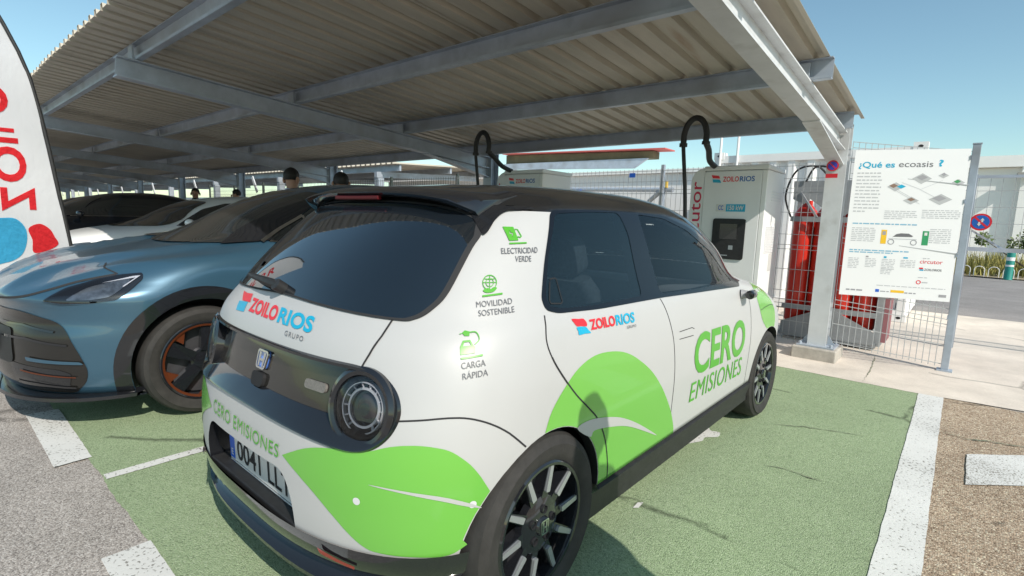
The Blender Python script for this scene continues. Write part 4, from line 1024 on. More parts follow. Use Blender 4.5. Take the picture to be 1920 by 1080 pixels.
for k, y in enumerate(PY):
    mb = MB(); z = pb(y); sl = -.0765; xr = XR-.02 if k != 3 else .90
    if k == 2: xr = .97
    mb.box(XL, xr, y+.05, y+.056, z, z+.15); mb.box(XL, xr, y, y+.0495, z, z+.006); mb.box(XL, xr, y, y+.0495, z+.144, z+.15); mb.box(XL, xr, y-.001, y+.004, z+.0065, z+.022)
    mb.build('purlin', M_['galv'], CP, smooth=0)
for i, x in enumerate(POSTS):
    mb = MB(); ibeam(mb, (x, .62, pb(.62)-.001), (x, 5.36, pb(5.36)-.001), .13, .175); mb.build('rafter', M_['steel_white'] if i == 0 else M_['galv'], CP, smooth=0)
    mb = MB(); zt = lambda y: pb(y)-.177
    # haunch: tapered web with a lower flange
    mb.prism([(5.36, 1.96), (5.36, zt(5.36)), (4.15, zt(4.15))], -.004, .004, ((x, 0, 0), (0, 1, 0), (0, 0, 1), (1, 0, 0)))
    mb.bar((x, 5.365, 1.955), (x, 4.13, zt(4.13)-.004), .13, .010, (0, 0, 1)); mb.build('haunch', M_['steel_white'] if i == 0 else M_['galv'], CP, smooth=0)
    mb = MB(); ibeam(mb, (x, 5.37, .13), (x, 5.37, pb(5.2)+.08), .17, .17, .013); mb.build('post', M_['steel_white'] if i == 0 else M_['galv'], CP, smooth=0)
    mb = MB(); mb.box(x-.17, x+.17, 5.30, 5.62, .115, .130)
    for sx in (-1, 1):
        for yy in (5.33, 5.59): mb.tube([(x+sx*.14, yy, .12), (x+sx*.14, yy, .16)], .014, 8)
        mb.prism([(0, .1302), (sx*.075, .1302), (0, .24)] if sx > 0 else [(0, .24), (sx*.075, .1302), (0, .1302)], -.004, .004, ((x+sx*.086, 5.45, 0), (1, 0, 0), (0, 0, 1), (0, 1, 0)))
    mb.build('base_plate', M_['galv'], CP, smooth=0)
    MB().box(x-.20, x+.20, 5.24, 5.68, -.02, .114).build('footing', M_['concrete_block'], CP, smooth=0, bevel=.01)
    for y in PY[:3]: MB().box(x-.075, x+.05, y-.018, y-.002, pb(y), pb(y)+.12).build('cleat', M_['galv'], CP, smooth=0)
# corrugated sheets, one metre each, ribs running down the slope
def corr(x0, x1, lift):
    P = []; x = x0
    while x < x1-1e-6:
        for dx, dz in ((0, 0), (.125, 0), (.138, .042), (.187, .042)):
            if x+dx <= x1+1e-6: P.append((x+dx, dz+lift))
        x += .20
    P.append((x1, lift)); return P
ysec = (.40, .75, 2.22, 3.70, 5.20, 5.52)
for i in range(61):
    x1 = XR+.02-i*1.0; x0 = x1-1.03; P = corr(x0, x1, .152+(.004 if i % 2 else 0)); mb = MB(); m = len(P)
    jy = .40+random.uniform(-.012, .012)
    for y in (jy,)+ysec[1:]: mb.v += [(x, y, pb(y)+dz) for x, dz in P]
    for r in range(len(ysec)-1):
        for k in range(m-1): mb.f.append((r*m+k, r*m+k+1, (r+1)*m+k+1, (r+1)*m+k))
    o = mb.build('roof_sheet', M_['sheet_metal'], CP, smooth=0); s = o.modifiers.new('t', 'SOLIDIFY'); s.thickness = .0015; s.offset = 1
# sunlit stays behind the far posts
for x in POSTS[2:]:
    MB().bar((x-.55, 6.0, 2.27), (x-.25, 6.0, 1.84), .10, .03, (0, 1, 0)).build('stay', M_['steel_white'], CP, smooth=0)
M_['strip_dark'] = mat('dark grey fascia', (.10, .10, .10), .6, var=.2, scale=3)
BP = thing('carport', 'second carport row in deep shade behind the far half of the first', 'carport')
P = corr(-60, -7.7, 0); m = len(P); mb = MB()
for y, z in ((6.35, 2.42), (9.5, 2.56)): mb.v += [(x, y, z+dz) for x, dz in P]
mb.f = [(k, k+1, m+k+1, m+k) for k in range(m-1)]
o = mb.build('roof_sheet', M_['sheet_metal'], BP, smooth=0); s = o.modifiers.new('t', 'SOLIDIFY'); s.thickness = .0015; s.offset = 1
for y, z in ((6.5, 2.28), (8.0, 2.345), (9.4, 2.405)): MB().box(-60, -7.75, y, y+.05, z, z+.135).build('purlin', M_['galv'], BP, smooth=0)
MB().box(-60, -7.7, 9.505, 9.53, 2.40, 2.63).build('shade_strip', M_['strip_dark'], BP, smooth=0)  # dark strip added to hide bright light along the far roof edge
for k in range(9):
    x = POSTS[2]-4.77*k+.4; MB().bar((x, 6.3, 2.20), (x, 9.5, 2.34), .10, .13).build('rafter', M_['galv'], BP, smooth=0); MB().box(x-.08, x+.08, 6.32, 6.48, 0, 2.13).build('post', M_['galv'], BP, smooth=0)
# ---------------------------------------------------------------- parking plate on the post
sg = thing('parking_plate', 'small round no-parking plate with a red strip below, fixed to the carport post', 'sign', (.78, 5.195, 1.93))
MB().prism(circle(0, 0, .052, 32), 0, .003, ((0, 0, 0), (1, 0, 0), (0, 0, 1), (0, -1, 0))).build('red_disc', mat('sign red', srgb(205, 35, 50), .4), sg, smooth=0)
MB().prism(circle(0, 0, .039, 32), .0032, .0045, ((0, 0, 0), (1, 0, 0), (0, 0, 1), (0, -1, 0))).build('blue_disc', mat('sign blue', srgb(60, 60, 170), .4), sg, smooth=0)
e = MB(); F = ((0, 0, 0), (1, 0, 0), (0, 0, 1), (0, -1, 0)); e.prism(ribbon([(-.029, .029), (.029, -.029)], .011), .0046, .0056, F); e.build('red_bar', bpy.data.materials['sign red'], sg, smooth=0)
MB().box(-.05, .05, -.003, 0, -.115, -.075).build('red_strip', bpy.data.materials['sign red'], sg, smooth=0)
# ---------------------------------------------------------------- chargers
M_['cab'] = mat('light grey charger cabinet', (.74, .75, .76), .42, var=.04, scale=3)
M_['cab_white'] = mat('off-white charger cabinet', (.80, .80, .80), .4, var=.03, scale=3)
M_['pipe'] = mat('black corrugated conduit', (.015, .015, .016), .5, bump=.3, bscale=140)
M_['screen'] = mat('charger touch screen', (.03, .03, .032), .15, coat=.4)
M_['magenta_ink'] = mat('crimson lettering', srgb(196, 30, 70), .4)
def charger(name, label, loc, logo=True):
    T = thing(name, label, 'charger', loc, 0, 'rapid chargers by the fence')
    W, D, H = .64, .63, 1.96
    MB().box(0, W, 0.012, D, .10, H-.05).build('cabinet', M_['cab_white'], T, smooth=0, bevel=.008)
    MB().box(-.004, W-.05, -.006, .0115, .14, H-.06).build('door', M_['cab'], T, smooth=0, bevel=.004)
    MB().box(W-.048, W+.002, -.004, .0115, .14, H-.06).build('edge_strip', M_['cab_white'], T, smooth=0, bevel=.006)
    MB().box(-.012, W+.012, -.012, D+.012, H-.048, H).build('lid', M_['cab'], T, smooth=0, bevel=.010)
    MB().box(.02, W-.02, .03, D-.02, 0, .098).build('plinth', M_['black_plastic'], T, smooth=0)
    pn = MB(); pn.prism(round_poly([(-.155, .05), (-.006, .05), (-.006, H-.01), (-.10, H-.04), (-.155, H-.13)], [.01, .01, .02, .05, .05]), 0, .40, ((0, .40, 0), (1, 0, 0), (0, 0, 1), (0, -1, 0))); pn.build('pylon', M_['cab'], T, smooth=0, bevel=.01)
    if logo: text_flat('lettering', 'circutor', [(-.145, -.003, .98), (-.145, -.003, 1.80), (-.028, -.003, 1.80), (-.028, -.003, .98)], M_['magenta_ink'], T, bold=.004)
    lv = MB()
    for k in range(16): lv.box(W, W+.006, .10, D-.10, 1.05+.018*k, 1.062+.018*k)
    for k in range(4): lv.box(W, W+.006, .20, D-.05, 1.60+.03*k, 1.61+.03*k)
    lv.build('louvre', M_['cab'], T, smooth=0)
    MB().box(W, W+.004, .30, .42, .85, 1.04).build('notice', M_['plate'], T, smooth=0)
    s = MB(); s.prism(round_poly([(.13, .965), (.47, .965), (.47, 1.40), (.13, 1.40)], .03), .0065, .02, ((0, 0, 0), (1, 0, 0), (0, 0, 1), (0, -1, 0))); s.build('screen_surround', M_['black_plastic'], T, smooth=0)
    MB().box(.21, .39, -.023, -.0205, 1.18, 1.345).build('screen', M_['screen'], T, smooth=0)
    MB().box(.315, .36, -.023, -.0205, 1.07, 1.115).build('card_reader', M_['silver'], T, smooth=0)
    MB().box(.23, .31, -.022, -.0205, 1.0, 1.012).build('maker_strip', M_['silver'], T, smooth=0)
    MB().box(.145, .25, -.009, -.0065, 1.475, 1.553).build('label', M_['plate'], T, smooth=0)
    MB().box(.252, .45, -.009, -.0065, 1.475, 1.553).build('label_blue', M_['cyan_ink'], T, smooth=0)
    P = lambda x, z: (x, -.0105, z)
    text_flat('lettering', 'CC', [P(.17, 1.54), P(.225, 1.54), P(.225, 1.49), P(.17, 1.49)], M_['blue'], T, bold=.02)
    text_flat('lettering', '150 kW', [P(.27, 1.54), P(.435, 1.54), P(.435, 1.49), P(.27, 1.49)], M_['plate'], T, bold=.02)
    P = lambda x, z: (x, -.0085, z)
    text_flat('lettering', 'ZOILO', [P(.195, 1.845), P(.36, 1.845), P(.36, 1.79), P(.195, 1.79)], M_['red_ink'], T, bold=.02)
    text_flat('lettering', 'RIOS', [P(.37, 1.845), P(.52, 1.845), P(.52, 1.79), P(.37, 1.79)], mat('logo blue', srgb(40, 100, 170), .4), T, bold=.02)
    F = ((0, 0, 0), (1, 0, 0), (0, 0, 1), (0, -1, 0))
    MB().prism([(.07, 1.865), (.15, 1.855), (.165, 1.825), (.085, 1.83)], .0065, .009, F).build('logo_flag', M_['red_ink'], T, smooth=0)
    MB().prism([(.085, 1.82), (.16, 1.815), (.18, 1.78), (.09, 1.785)], .0065, .009, F).build('logo_flag', M_['cyan_ink'], T, smooth=0)
    # cable boom: two thick black conduits joined by an arch over the top
    lg = [(-.10, -.40, .50), (.005, -.46, .95), (.0, -.50, 1.55), (-.05, -.52, 2.08), (-.055, -.52, 2.16)]
    h = MB(); h.tube(spline3(lg, 4), .020, 12); h.build('cable_boom', M_['pipe'], T)
    ar = [(-.055, -.52, 2.14)]+[(.062-.117*math.cos(R_(a)), -.52, 2.19+.195*math.sin(R_(a))) for a in range(8, 180, 12)]+[(.178, -.52, 2.14), (.165, -.40, 2.08), (.10, -.18, 2.0), (.09, .02, 1.955)]
    h = MB(); h.tube(spline3(ar, 4), .030, 14); h.build('cable_boom', M_['pipe'], T)
    for q in ([(-.055, -.52, 2.11), (-.055, -.52, 2.145)], [(.176, -.52, 2.12), (.178, -.52, 2.15)]): MB().tube(q, .040, 12).build('clamp', M_['black_plastic'], T)
    return T
def spline3(pts, k=5):
    P = [Vector(p) for p in pts]; n = len(P); out = []
    for i in range(n-1):
        p0, p1, p2, p3 = P[max(i-1, 0)], P[i], P[i+1], P[min(i+2, n-1)]
        for t in range(k):
            t /= k; out.append(0.5*((2*p1)+(p2-p0)*t+(2*p0-5*p1+4*p2-p3)*t*t+(3*p1-p0-3*p2+p3)*t**3))
    out.append(P[-1]); return out
charger('charging_station', 'grey rapid charger by the carport end post, with crimson lettering and a black cable boom', (-.41, 5.10, 0))
c2 = charger('charging_station', 'grey rapid charger half hidden behind the white hatchback roof, further from the end post', (-2.97, 4.66, 0))
# ---------------------------------------------------------------- fences
M_['wire'] = mat('grey fence wire', (.40, .41, .42), .5, metal=.3)
M_['wire_shaded'] = mat('dark green shaded fence wire', (.05, .065, .06), .6)  # darker copy of the fence steel: carport shade put into the colour
def mesh_panel(mb, A, B, z0, z1, dx=.066, rows=None, r=.0026, skew=0.0):
    """welded wire panel between ground points A and B"""
    A = Vector((A[0], A[1], 0)); B = Vector((B[0], B[1], 0)); L = (B-A).length; n = int(L/dx); d = (B-A)/L; q = Vector((-d.y, d.x, 0))
    for i in range(n+1):
        p = A+d*(i*L/n); s = skew*(1-i/n)
        a = p+Vector((0, 0, z0+s)); b = p+Vector((0, 0, z1+s)); mb.bar(a, b, r*2, r*2, q)
    for z, w in rows:
        s0 = skew; mb.bar(A+Vector((0, 0, z+s0))+q*w, B+Vector((0, 0, z))+q*w, r*2.4, r*2.4, (0, 0, 1))
FENCE_ROWS = [(.06, 0), (.25, 0), (.45, 0), (.50, -.02), (.60, 0), (.85, 0), (1.08, 0), (1.13, -.02), (1.25, 0), (1.50, 0), (1.72, 0), (1.77, -.02), (1.88, 0), (2.02, 0)]
FN = thing('mesh_fence', 'long wire mesh fence running behind the chargers under the carport edge', 'fence')
for i in range(9):
    x1 = .66-2.0*i; mb = MB(); mesh_panel(mb, (x1-1.97, 5.95), (x1, 5.95), .03, 2.05, rows=FENCE_ROWS); mb.build('mesh_panel', M_['wire'] if i < 3 else M_['wire_shaded'], FN, smooth=0)
    MB().box(x1-.012-1.99, x1+.03-1.99, 5.955, 6.0, 0, 2.10).build('fence_post', M_['wire_shaded'] if i > 0 else M_['galv'], FN, smooth=0)
GL = thing('mesh_panel_with_post', 'wire mesh panel between the carport post and the tall galvanised post, carrying the notice board', 'fence')
mb = MB(); mesh_panel(mb, (.885, 5.49), (1.785, 5.79), .03, 2.08, dx=.05, rows=FENCE_ROWS+[(2.075, 0)], skew=.11); mb.build('mesh_panel', M_['wire'], GL, smooth=0)
mb = MB(); mb.box(1.782, 1.842, 5.77, 5.83, .0, 2.14); mb.build('post', M_['galv'], GL, smooth=0, bevel=.004)
mb = MB(); mb.box(1.752, 1.872, 5.74, 5.86, -.004, .008); mb.build('base_plate', M_['galv'], GL, smooth=0)
for z in (.5, 1.1, 1.6, 2.0): MB().box(1.776, 1.782, 5.76, 5.80, z, z+.04).build('clip', M_['galv'], GL, smooth=0)
MB().box(1.778, 1.846, 5.766, 5.834, 2.1405, 2.150).build('post_cap', M_['galv'], GL, smooth=0)
# ---------------------------------------------------------------- notice board
BD = thing('notice_board', 'large white notice board in Spanish about a charging oasis, hung on the mesh panel', 'sign', (.913, 5.475, .67))
bu = Vector((.862, .30, 0)); bh = 1.43; bn = Vector((.30, -.862, 0)).normalized()
def bp_(s, t, d=.0): return bu*s+Vector((0, 0, bh*(1-t)))+bn*d
mb = MB(); vs = [bp_(s, t, d) for d in (0, .006) for s, t in ((0, 0), (1, 0), (1, 1), (0, 1))]
mb.add(vs, [(0, 1, 2, 3), (7, 6, 5, 4), (0, 4, 5, 1), (1, 5, 6, 2), (2, 6, 7, 3), (3, 7, 4, 0)]); mb.build('panel', mat('board white', (.74, .745, .755), .35), BD, smooth=0)
def bq(s0, t0, s1, t1, d=.0075): return [bp_(s0, t0, d), bp_(s1, t0, d), bp_(s1, t1, d), bp_(s0, t1, d)]
def brect(name, rects, m, d=.0072):
    mb = MB()
    for r in rects: mb.add(bq(*r, d), [(0, 3, 2, 1)])
    return mb.build(name, m, BD, smooth=0, fix=False)
def bpoly(name, polys, m, d=.0072):
    mb = MB()
    for P in polys:
        vs, fs = flat([P]); mb.add([bp_(s, t, d) for s, t in vs], fs)
    return mb.build(name, m, BD, smooth=0, fix=False)
text_flat('lettering', '¿Qué es', bq(.045, .078, .37, .128), M_['cyan_ink'], BD, bold=.018)
text_flat('lettering', 'ecoasis', bq(.405, .078, .70, .115), M_['grey_ink'], BD, bold=.0)
text_flat('lettering', '?', bq(.745, .068, .785, .112), M_['cyan_ink'], BD, bold=.035)
M_['print'] = mat('small grey print', (.30, .30, .32), .5); M_['print_pale'] = mat('pale grey print', (.45, .46, .48), .5)
rnd = random.Random(4)
def words(s0, s1, t, h=.008):
    out = []; s = s0
    while s < s1-.01:
        w = min(rnd.uniform(.018, .06), s1-s); out.append((s, t, s+w, t+h)); s += w+.010
    return out
R = []
for k in range(12): R += words(.04, .27 if k not in (11,) else .15, .150+.0235*k)
for k in range(5): R += words(.33, .62 if k < 4 else .5, .405+.0125*k, .005)
for k in range(5): R += words(.66, .985, .395+.0125*k, .005)
for k in range(8): R += words(.05, .27, .525+.0125*k, .005)
for k in range(8): R += words(.75, .93, .520+.0125*k, .005)
for (a, b, t0, n) in ((.05, .15, .735, 7), (.21, .31, .735, 6), (.36, .48, .735, 7), (.53, .66, .735, 5), (.36, .46, .80, 4)):
    for k in range(n): R += words(a, b, t0+.011*k, .0045)
brect('print', R, M_['print_pale'])
brect('print', words(.05, .63, .492, .008)+words(.05, .60, .675, .008)+words(.05, .45, .69, .007), mat('pale blue print', srgb(120, 170, 195), .5))
def iso(cx, cy, w, h): return [(cx-w, cy), (cx, cy-h), (cx+w, cy), (cx, cy+h)]
bpoly('diagram', [iso(.40, .245, .075, .030), iso(.62, .190, .085, .035), iso(.80, .170, .045, .018), iso(.93, .215, .055, .022), iso(.55, .335, .07, .026), iso(.80, .325, .10, .036)], mat('diagram grey', (.42, .43, .44), .5))
bpoly('diagram', [[(.37+.03*k, .245+.022*k), (.60+.03*k, .335+.022*k), (.60+.03*k, .337+.022*k), (.37+.03*k, .247+.022*k)] for k in range(2)]+[[(.45, .215), (.62, .26), (.62, .262), (.45, .217)], [(.62, .26), (.80, .20), (.80, .202), (.62, .262)], [(.62, .262), (.75, .31), (.75, .312), (.62, .264)]], M_['print_pale'])
bpoly('diagram', [iso(.38, .238, .04, .015), iso(.55, .328, .035, .012)], mat('diagram brown', srgb(130, 105, 90), .5), .0078); bpoly('diagram', [iso(.45, .243, .04, .014)], M_['cyan_ink'], .0079); bpoly('diagram', [iso(.92, .208, .03, .013)], mat('diagram green', srgb(60, 140, 85), .5), .0078)
bpoly('diagram', [iso(.62, .183, .05, .018), iso(.80, .163, .02, .012), iso(.79, .318, .06, .02)], M_['print'], .0078)
brect('pump_picture', [(.325, .535, .375, .63)], mat('pump yellow', srgb(225, 180, 30), .5)); brect('pump_picture', [(.335, .545, .365, .57)], M_['print'], .0078)
brect('pump_picture', [(.69, .535, .745, .63)], mat('pump green', srgb(40, 140, 90), .5)); brect('pump_picture', [(.705, .545, .73, .565)], M_['plate'], .0078)
bpoly('car_picture', [[(.425, .585), (.46, .562), (.50, .555), (.57, .556), (.61, .572), (.60, .578), (.44, .580)]], M_['grey_ink'])
def bring(cx, cy, r0, r1):
    k = 1.43/.913; o = circle(cx, cy, r1, 20, r1/k); i = circle(cx, cy, r0, 20, r0/k); n = 20
    mb = MB(); mb.add([bp_(s, t, .0075) for s, t in o+i], [(j, (j+1) % n, n+(j+1) % n, n+j) for j in range(n)]); return mb
for cx in (.42, .62): bring(cx, .615, .022, .030).build('car_picture', M_['print'], BD, smooth=0)
brect('car_picture', [(.395, .592, .645, .596)], M_['print_pale'])
text_flat('lettering', 'circutor', bq(.70, .727, .895, .752), M_['red_ink'], BD)
text_flat('lettering', 'ZOILORIOS', bq(.745, .785, .895, .80), M_['grey_ink'], BD, bold=.01); brect('logo_flag', [(.70, .78, .735, .79)], M_['red_ink']); brect('logo_flag', [(.705, .791, .74, .801)], M_['cyan_ink'])
bring(.71, .88, .014, .022).build('red_ring_logo', M_['red_ink'], BD, smooth=0); brect('print', words(.74, .80, .876, .008)+words(.70, .78, .845, .005)+words(.72, .78, .715, .005), M_['print_pale'])
brect('icon', [(.375, .715, .40, .728), (.55, .715, .59, .725)], M_['cyan_ink']); brect('icon', [(.21, .718, .235, .728)], M_['print'])
brect('print', words(.06, .22, .955, .010)+words(.38, .46, .955, .006)+words(.60, .70, .955, .008), M_['print']); brect('flag_logo', [(.335, .945, .37, .965)], M_['blue']); brect('yellow_logo', [(.475, .945, .595, .962)], bpy.data.materials['pump yellow']); brect('grey_logo', [(.90, .955, .965, .973)], M_['print']); brect('print', words(.34, .95, .915, .005), M_['print_pale'])
# ---------------------------------------------------------------- gas cylinder rack
M_['cyl'] = mat('red gas cylinder', srgb(205, 44, 28), .36, var=.12, scale=5, coat=.2)
M_['rack'] = mat('grey steel rack', (.33, .345, .36), .5, metal=.3, var=.12, scale=5)
RK = thing('gas_cylinder_rack', 'grey steel rack packed with tall red gas cylinders behind the mesh fence', 'gas rack', (.255, 6.24, 0))
for iy in range(2):
    for ix in range(4):
        x, y = .085+.236*ix, .12+.235*iy
        MB().lathe([(.001, .20), (.10, .20), (.115, .23), (.115, 1.42), (.105, 1.50), (.06, 1.57), (.032, 1.60), (.030, 1.66), (.001, 1.66)], 20, Matrix.Translation((x, y, 0))).build('cylinder', M_['cyl'], RK)
fr = MB()
for x, y in ((-.055, .50), (.945, 0), (.945, .50)): fr.box(x-.025, x+.025, y-.025, y+.025, .08, 1.86)
fr.box(-.03, .93, -.03, .03, 1.80, 1.87); fr.box(-.03, .93, .47, .53, 1.80, 1.87); fr.box(-.03, .03, .03, .47, 1.80, 1.87); fr.box(.87, .93, .03, .47, 1.80, 1.87)
fr.build('rack_frame', M_['rack'], RK, smooth=0)
b = MB()
for z in (.36, 1.40): b.box(-.03, .93, -.035, -.027, z, z+.06)
b.build('strap', M_['rack'], RK, smooth=0)
pl = MB(); F = ((0, -.04, 0), (1, 0, 0), (0, 0, 1), (0, -1, 0))
pl.prism([(-.02, 1.80), (-.02, 1.66), (.10, 1.60), (.16, 1.66), (.46, 1.44), (.78, 1.66), (.90, 1.58), (.92, 1.80)], 0, .006, F); pl.build('steel_plate', M_['rack'], RK, smooth=0)
pl = MB(); pl.prism([(-.02, .06), (.93, .06), (.93, .20), (.52, .40), (.40, .40), (-.02, .20)], 0, .008, F); pl.build('steel_plate', M_['rack'], RK, smooth=0)
MB().box(-.04, .95, -.04, .56, .03, .08).build('base', M_['rack'], RK, smooth=0)
bk = MB(); bk.bar((.06, -.06, 1.74), (.26, -.10, 1.45), .03, .02); bk.build('lever', M_['silver'], RK, smooth=0)
vl = MB()
for k in range(7): vl.sphere((.30+.09*k, .02+.05*(k % 2), 1.70+.03*(k % 3)), .03, 8, 6, 1.2, 1, .8); vl.tube([(.28+.09*k, 0, 1.66), (.34+.09*k, .04, 1.76)], .010, 6)
vl.build('valves', M_['black_plastic'], RK)
hs = MB(); hs.tube(spline3([(-.03, -.02, 1.45), (-.10, -.06, 1.70), (.0, -.10, 1.98), (.20, -.08, 2.03), (.33, -.02, 1.90), (.42, 0, 1.78)], 6), .011, 8); hs.build('hose', M_['pipe'], RK)
hs = MB(); hs.tube(spline3([(.10, -.05, 1.86), (.18, -.05, 2.02), (.34, -.04, 2.0), (.42, 0, 1.84)], 6), .011, 8); hs.build('hose', M_['pipe'], RK)
for k in range(3): MB().box(.99+.0*k, 1.03, .0+.16*k, .10+.16*k, .10, .62).build('faded_plate', mat('faded red plate', srgb(150, 100, 105), .5) if k == 0 else bpy.data.materials['faded red plate'], RK, smooth=0)
MB().box(.955, .988, -.02, .50, .05, .66).build('frame_post', M_['rack'], RK, smooth=0)
# ---------------------------------------------------------------- container and what stands behind the fence
M_['white_metal'] = mat('white painted steel', (.80, .79, .78), .5, var=.04, scale=2, dirt=((.50, .47, .43), 2.0, .62, .85))
CT = thing('shipping_container', 'white corrugated shipping container behind the gas cylinder rack', 'container', (-1.66, 8.75, 0))
mb = MB(); P = []; x = .10
while x < 2.80:
    for dx, dy in ((0, 0), (.06, 0), (.115, .065), (.195, .065), (.25, 0)):
        if x+dx <= 2.84: P.append((x+dx, dy))
    x += .28
m = len(P); mb.v += [(a, b, z) for z in (.16, 2.40) for a, b in P]; mb.f += [(k, k+1, m+k+1, m+k) for k in range(m-1)]
mb.build('wall_panel', M_['white_metal'], CT, smooth=0)
mb = MB(); P = [(q[1], q[0]) for q in P]; mb.v += [(2.93-b, a*.8, z) for z in (.16, 2.40) for b, a in P]; mb.f += [(k, k+1, m+k+1, m+k) for k in range(m-1)]; mb.build('end_panel', M_['white_metal'], CT, smooth=0)
fr = MB()
for x in (0, 2.84):
    fr.box(x, x+.10, -.02, .12, .0, 2.52); fr.box(x, x+.10, 2.28, 2.42, .0, 2.52)
fr.box(.1005, 2.8395, -.02, .06, 2.40, 2.52); fr.box(.1005, 2.8395, -.02, .06, .02, .16); fr.box(2.86, 2.94, .1205, 2.2795, 2.40, 2.50); fr.box(2.86, 2.94, .1205, 2.2795, .02, .16)
fr.build('frame', M_['white_metal'], CT, smooth=0)
MB().box(.05, 2.9, .0605, 2.3, 2.43, 2.46).build('roof_panel', M_['white_metal'], CT, smooth=0)
cs = MB()
for x in (-.01, 2.79):
    for z in (0, 2.46): cs.box(x, x+.17, -.03, .14, z, z+.12)
cs.build('corner_casting', M_['white_metal'], CT, smooth=0)
hl = MB()
for x in (.075, 2.875):
    for z in (.06, 2.52): hl.prism(circle(x, z, .03, 12, .02), .0305, .033, ((0, 0, 0), (1, 0, 0), (0, 0, 1), (0, -1, 0)))
hl.build('casting_hole', M_['black_dark'], CT, smooth=0)
text_flat('lettering', 'V', [(1.45, -.005, 1.62), (1.60, -.005, 1.62), (1.60, -.005, 1.42), (1.45, -.005, 1.42)], M_['grey_ink'], CT); text_flat('lettering', 'O', [(1.74, -.005, 1.62), (1.90, -.005, 1.62), (1.90, -.005, 1.44), (1.74, -.005, 1.44)], M_['grey_ink'], CT)
for x in (-1.56, -1.27):
    q = MB().tube([(x, 8.70, 0), (x, 8.70, 3.1)], .022, 8).build('vent_pipe', M_['white_metal'], None); tag(q, 'thin white vent pipe rising %s the container end' % ('at' if x < -1.4 else 'in front of the container just right of'), 'pipe', 'vent pipes by the container')
WB = thing('plant_building', 'low white plant building with pipework behind the mesh fence between the two chargers', 'building', (0, 0, 0))
MB().box(-13, -1.95, 10.0, 13, 0, 2.38).build('wall', M_['white_metal'], WB, smooth=0)
MB().box(-13.1, -1.85, 9.9, 13.1, 2.385, 2.46).build('roof', M_['white_metal'], WB, smooth=0)
MB().box(-3.9, -3.5, 9.985, 9.998, .9, 1.25).build('window', M_['black_dark'], WB, smooth=0)
pp = thing('pipe_run', 'grey pipe run with a blue valve in front of the low white plant building', 'pipework', (0, 0, 0))
MB().tube([(-5.3, 9.2, 2.02), (-2.6, 9.2, 1.98)], .05, 10).build('pipe', M_['galv'], pp); MB().tube([(-3.1, 9.2, 1.75), (-2.8, 9.15, 1.98)], .045, 10).build('elbow', M_['rack'], pp)
v = MB(); v.sphere((-4.9, 9.15, 1.86), .12, 12, 8); v.tube([(-5.05, 9.15, 1.86), (-4.7, 9.15, 1.95)], .06, 10); v.build('valve', M_['blue'], pp)
v = MB(); v.tube([(-4.9, 9.2, 0), (-4.9, 9.2, 2.02)], .04, 8); v.tube([(-2.8, 9.2, 0), (-2.8, 9.2, 2.0)], .04, 8); v.build('support', M_['galv'], pp)
MB().tube([(-2.72, 9.15, 2.02), (-2.72, 9.15, 2.15)], .028, 10).build('yellow_cap', bpy.data.materials['pump yellow'], pp)
q = MB().prism(round_poly([(-.045, -.03), (.045, -.03), (.045, .03), (-.045, .03)], .01), 0, .004, ((-1.75, 5.935, 1.97), (1, 0, 0), (0, 0, 1), (0, -1, 0))).build('fence_plate', M_['blue'], None, smooth=0); tag(q, 'tiny blue plate wired to the top of the mesh fence', 'sign')
RC = thing('red_edged_canopy', 'far canopy with a thin red roof edge and pale beam, beyond the mesh fence', 'canopy')
def slab(name, pts, y0, y1, m):
    mb = MB(); mb.prism(pts, y0, y1, ((0, 0, 0), (1, 0, 0), (0, 0, 1), (0, 1, 0))); return mb.build(name, m, RC, smooth=0)
slab('roof_edge', [(-9.6, 3.325), (-4.1, 3.175), (-4.1, 3.205), (-9.6, 3.355)], 11.9, 12.5, mat('faded red sheet', srgb(190, 90, 85), .5))
slab('roof_underside', [(-9.6, 3.040), (-4.5, 2.99), (-4.5, 3.17), (-9.6, 3.315)], 12.1, 12.45, mat('olive brown lining', (.13, .115, .06), .7, var=.3, scale=2))
slab('beam', [(-9.6, 2.86), (-5.0, 2.74), (-4.6, 2.985), (-9.6, 3.035)], 12.0, 12.09, M_['galv'])
for x in (-9.5,): MB().box(x, x+.2, 12.1, 12.3, 0, 3.0).build('post', M_['white_metal'], RC, smooth=0)
# ---------------------------------------------------------------- far right: gate, sign, road edge, building
GT = thing('sliding_gate', 'grey steel gate with a mesh top and mid rail beyond the notice board', 'gate')
g = MB(); g.box(1.80, 1.86, 7.17, 7.23, 0, 1.98); g.box(6.0, 6.06, 7.17, 7.23, 0, 1.98); g.build('gate_post', M_['galv'], GT, smooth=0)
g = MB(); g.box(1.8605, 5.9995, 7.18, 7.22, 1.13, 1.175); g.box(1.8605, 5.9995, 7.18, 7.22, 1.94, 1.97); g.build('rail', M_['galv'], GT, smooth=0)
g = MB(); g.bar((1.87, 7.235, 1.36), (2.16, 7.235, 1.16), .02, .03, (0, 1, 0)); g.build('brace', M_['galv'], GT, smooth=0)
g = MB(); mesh_panel(g, (1.87, 7.20), (5.99, 7.20), 1.18, 1.94, dx=.10, rows=[(1.28, 0), (1.44, 0), (1.62, 0), (1.80, 0)], r=.0022); g.build('mesh_panel', M_['wire'], GT, smooth=0)
sg = thing('no_parking_sign', 'round blue and red no-parking sign fixed to the gate beyond the board', 'sign', (1.935, 7.15, 1.455))
F = ((0, 0, 0), (1, 0, 0), (0, 0, 1), (0, -1, 0))
MB().prism(circle(0, 0, .095, 32), 0, .003, F).build('red_disc', bpy.data.materials['sign red'], sg, smooth=0); MB().prism(circle(0, 0, .075, 32), .0032, .0045, F).build('blue_disc', mat('sign mid blue', srgb(25, 95, 180), .4), sg, smooth=0)
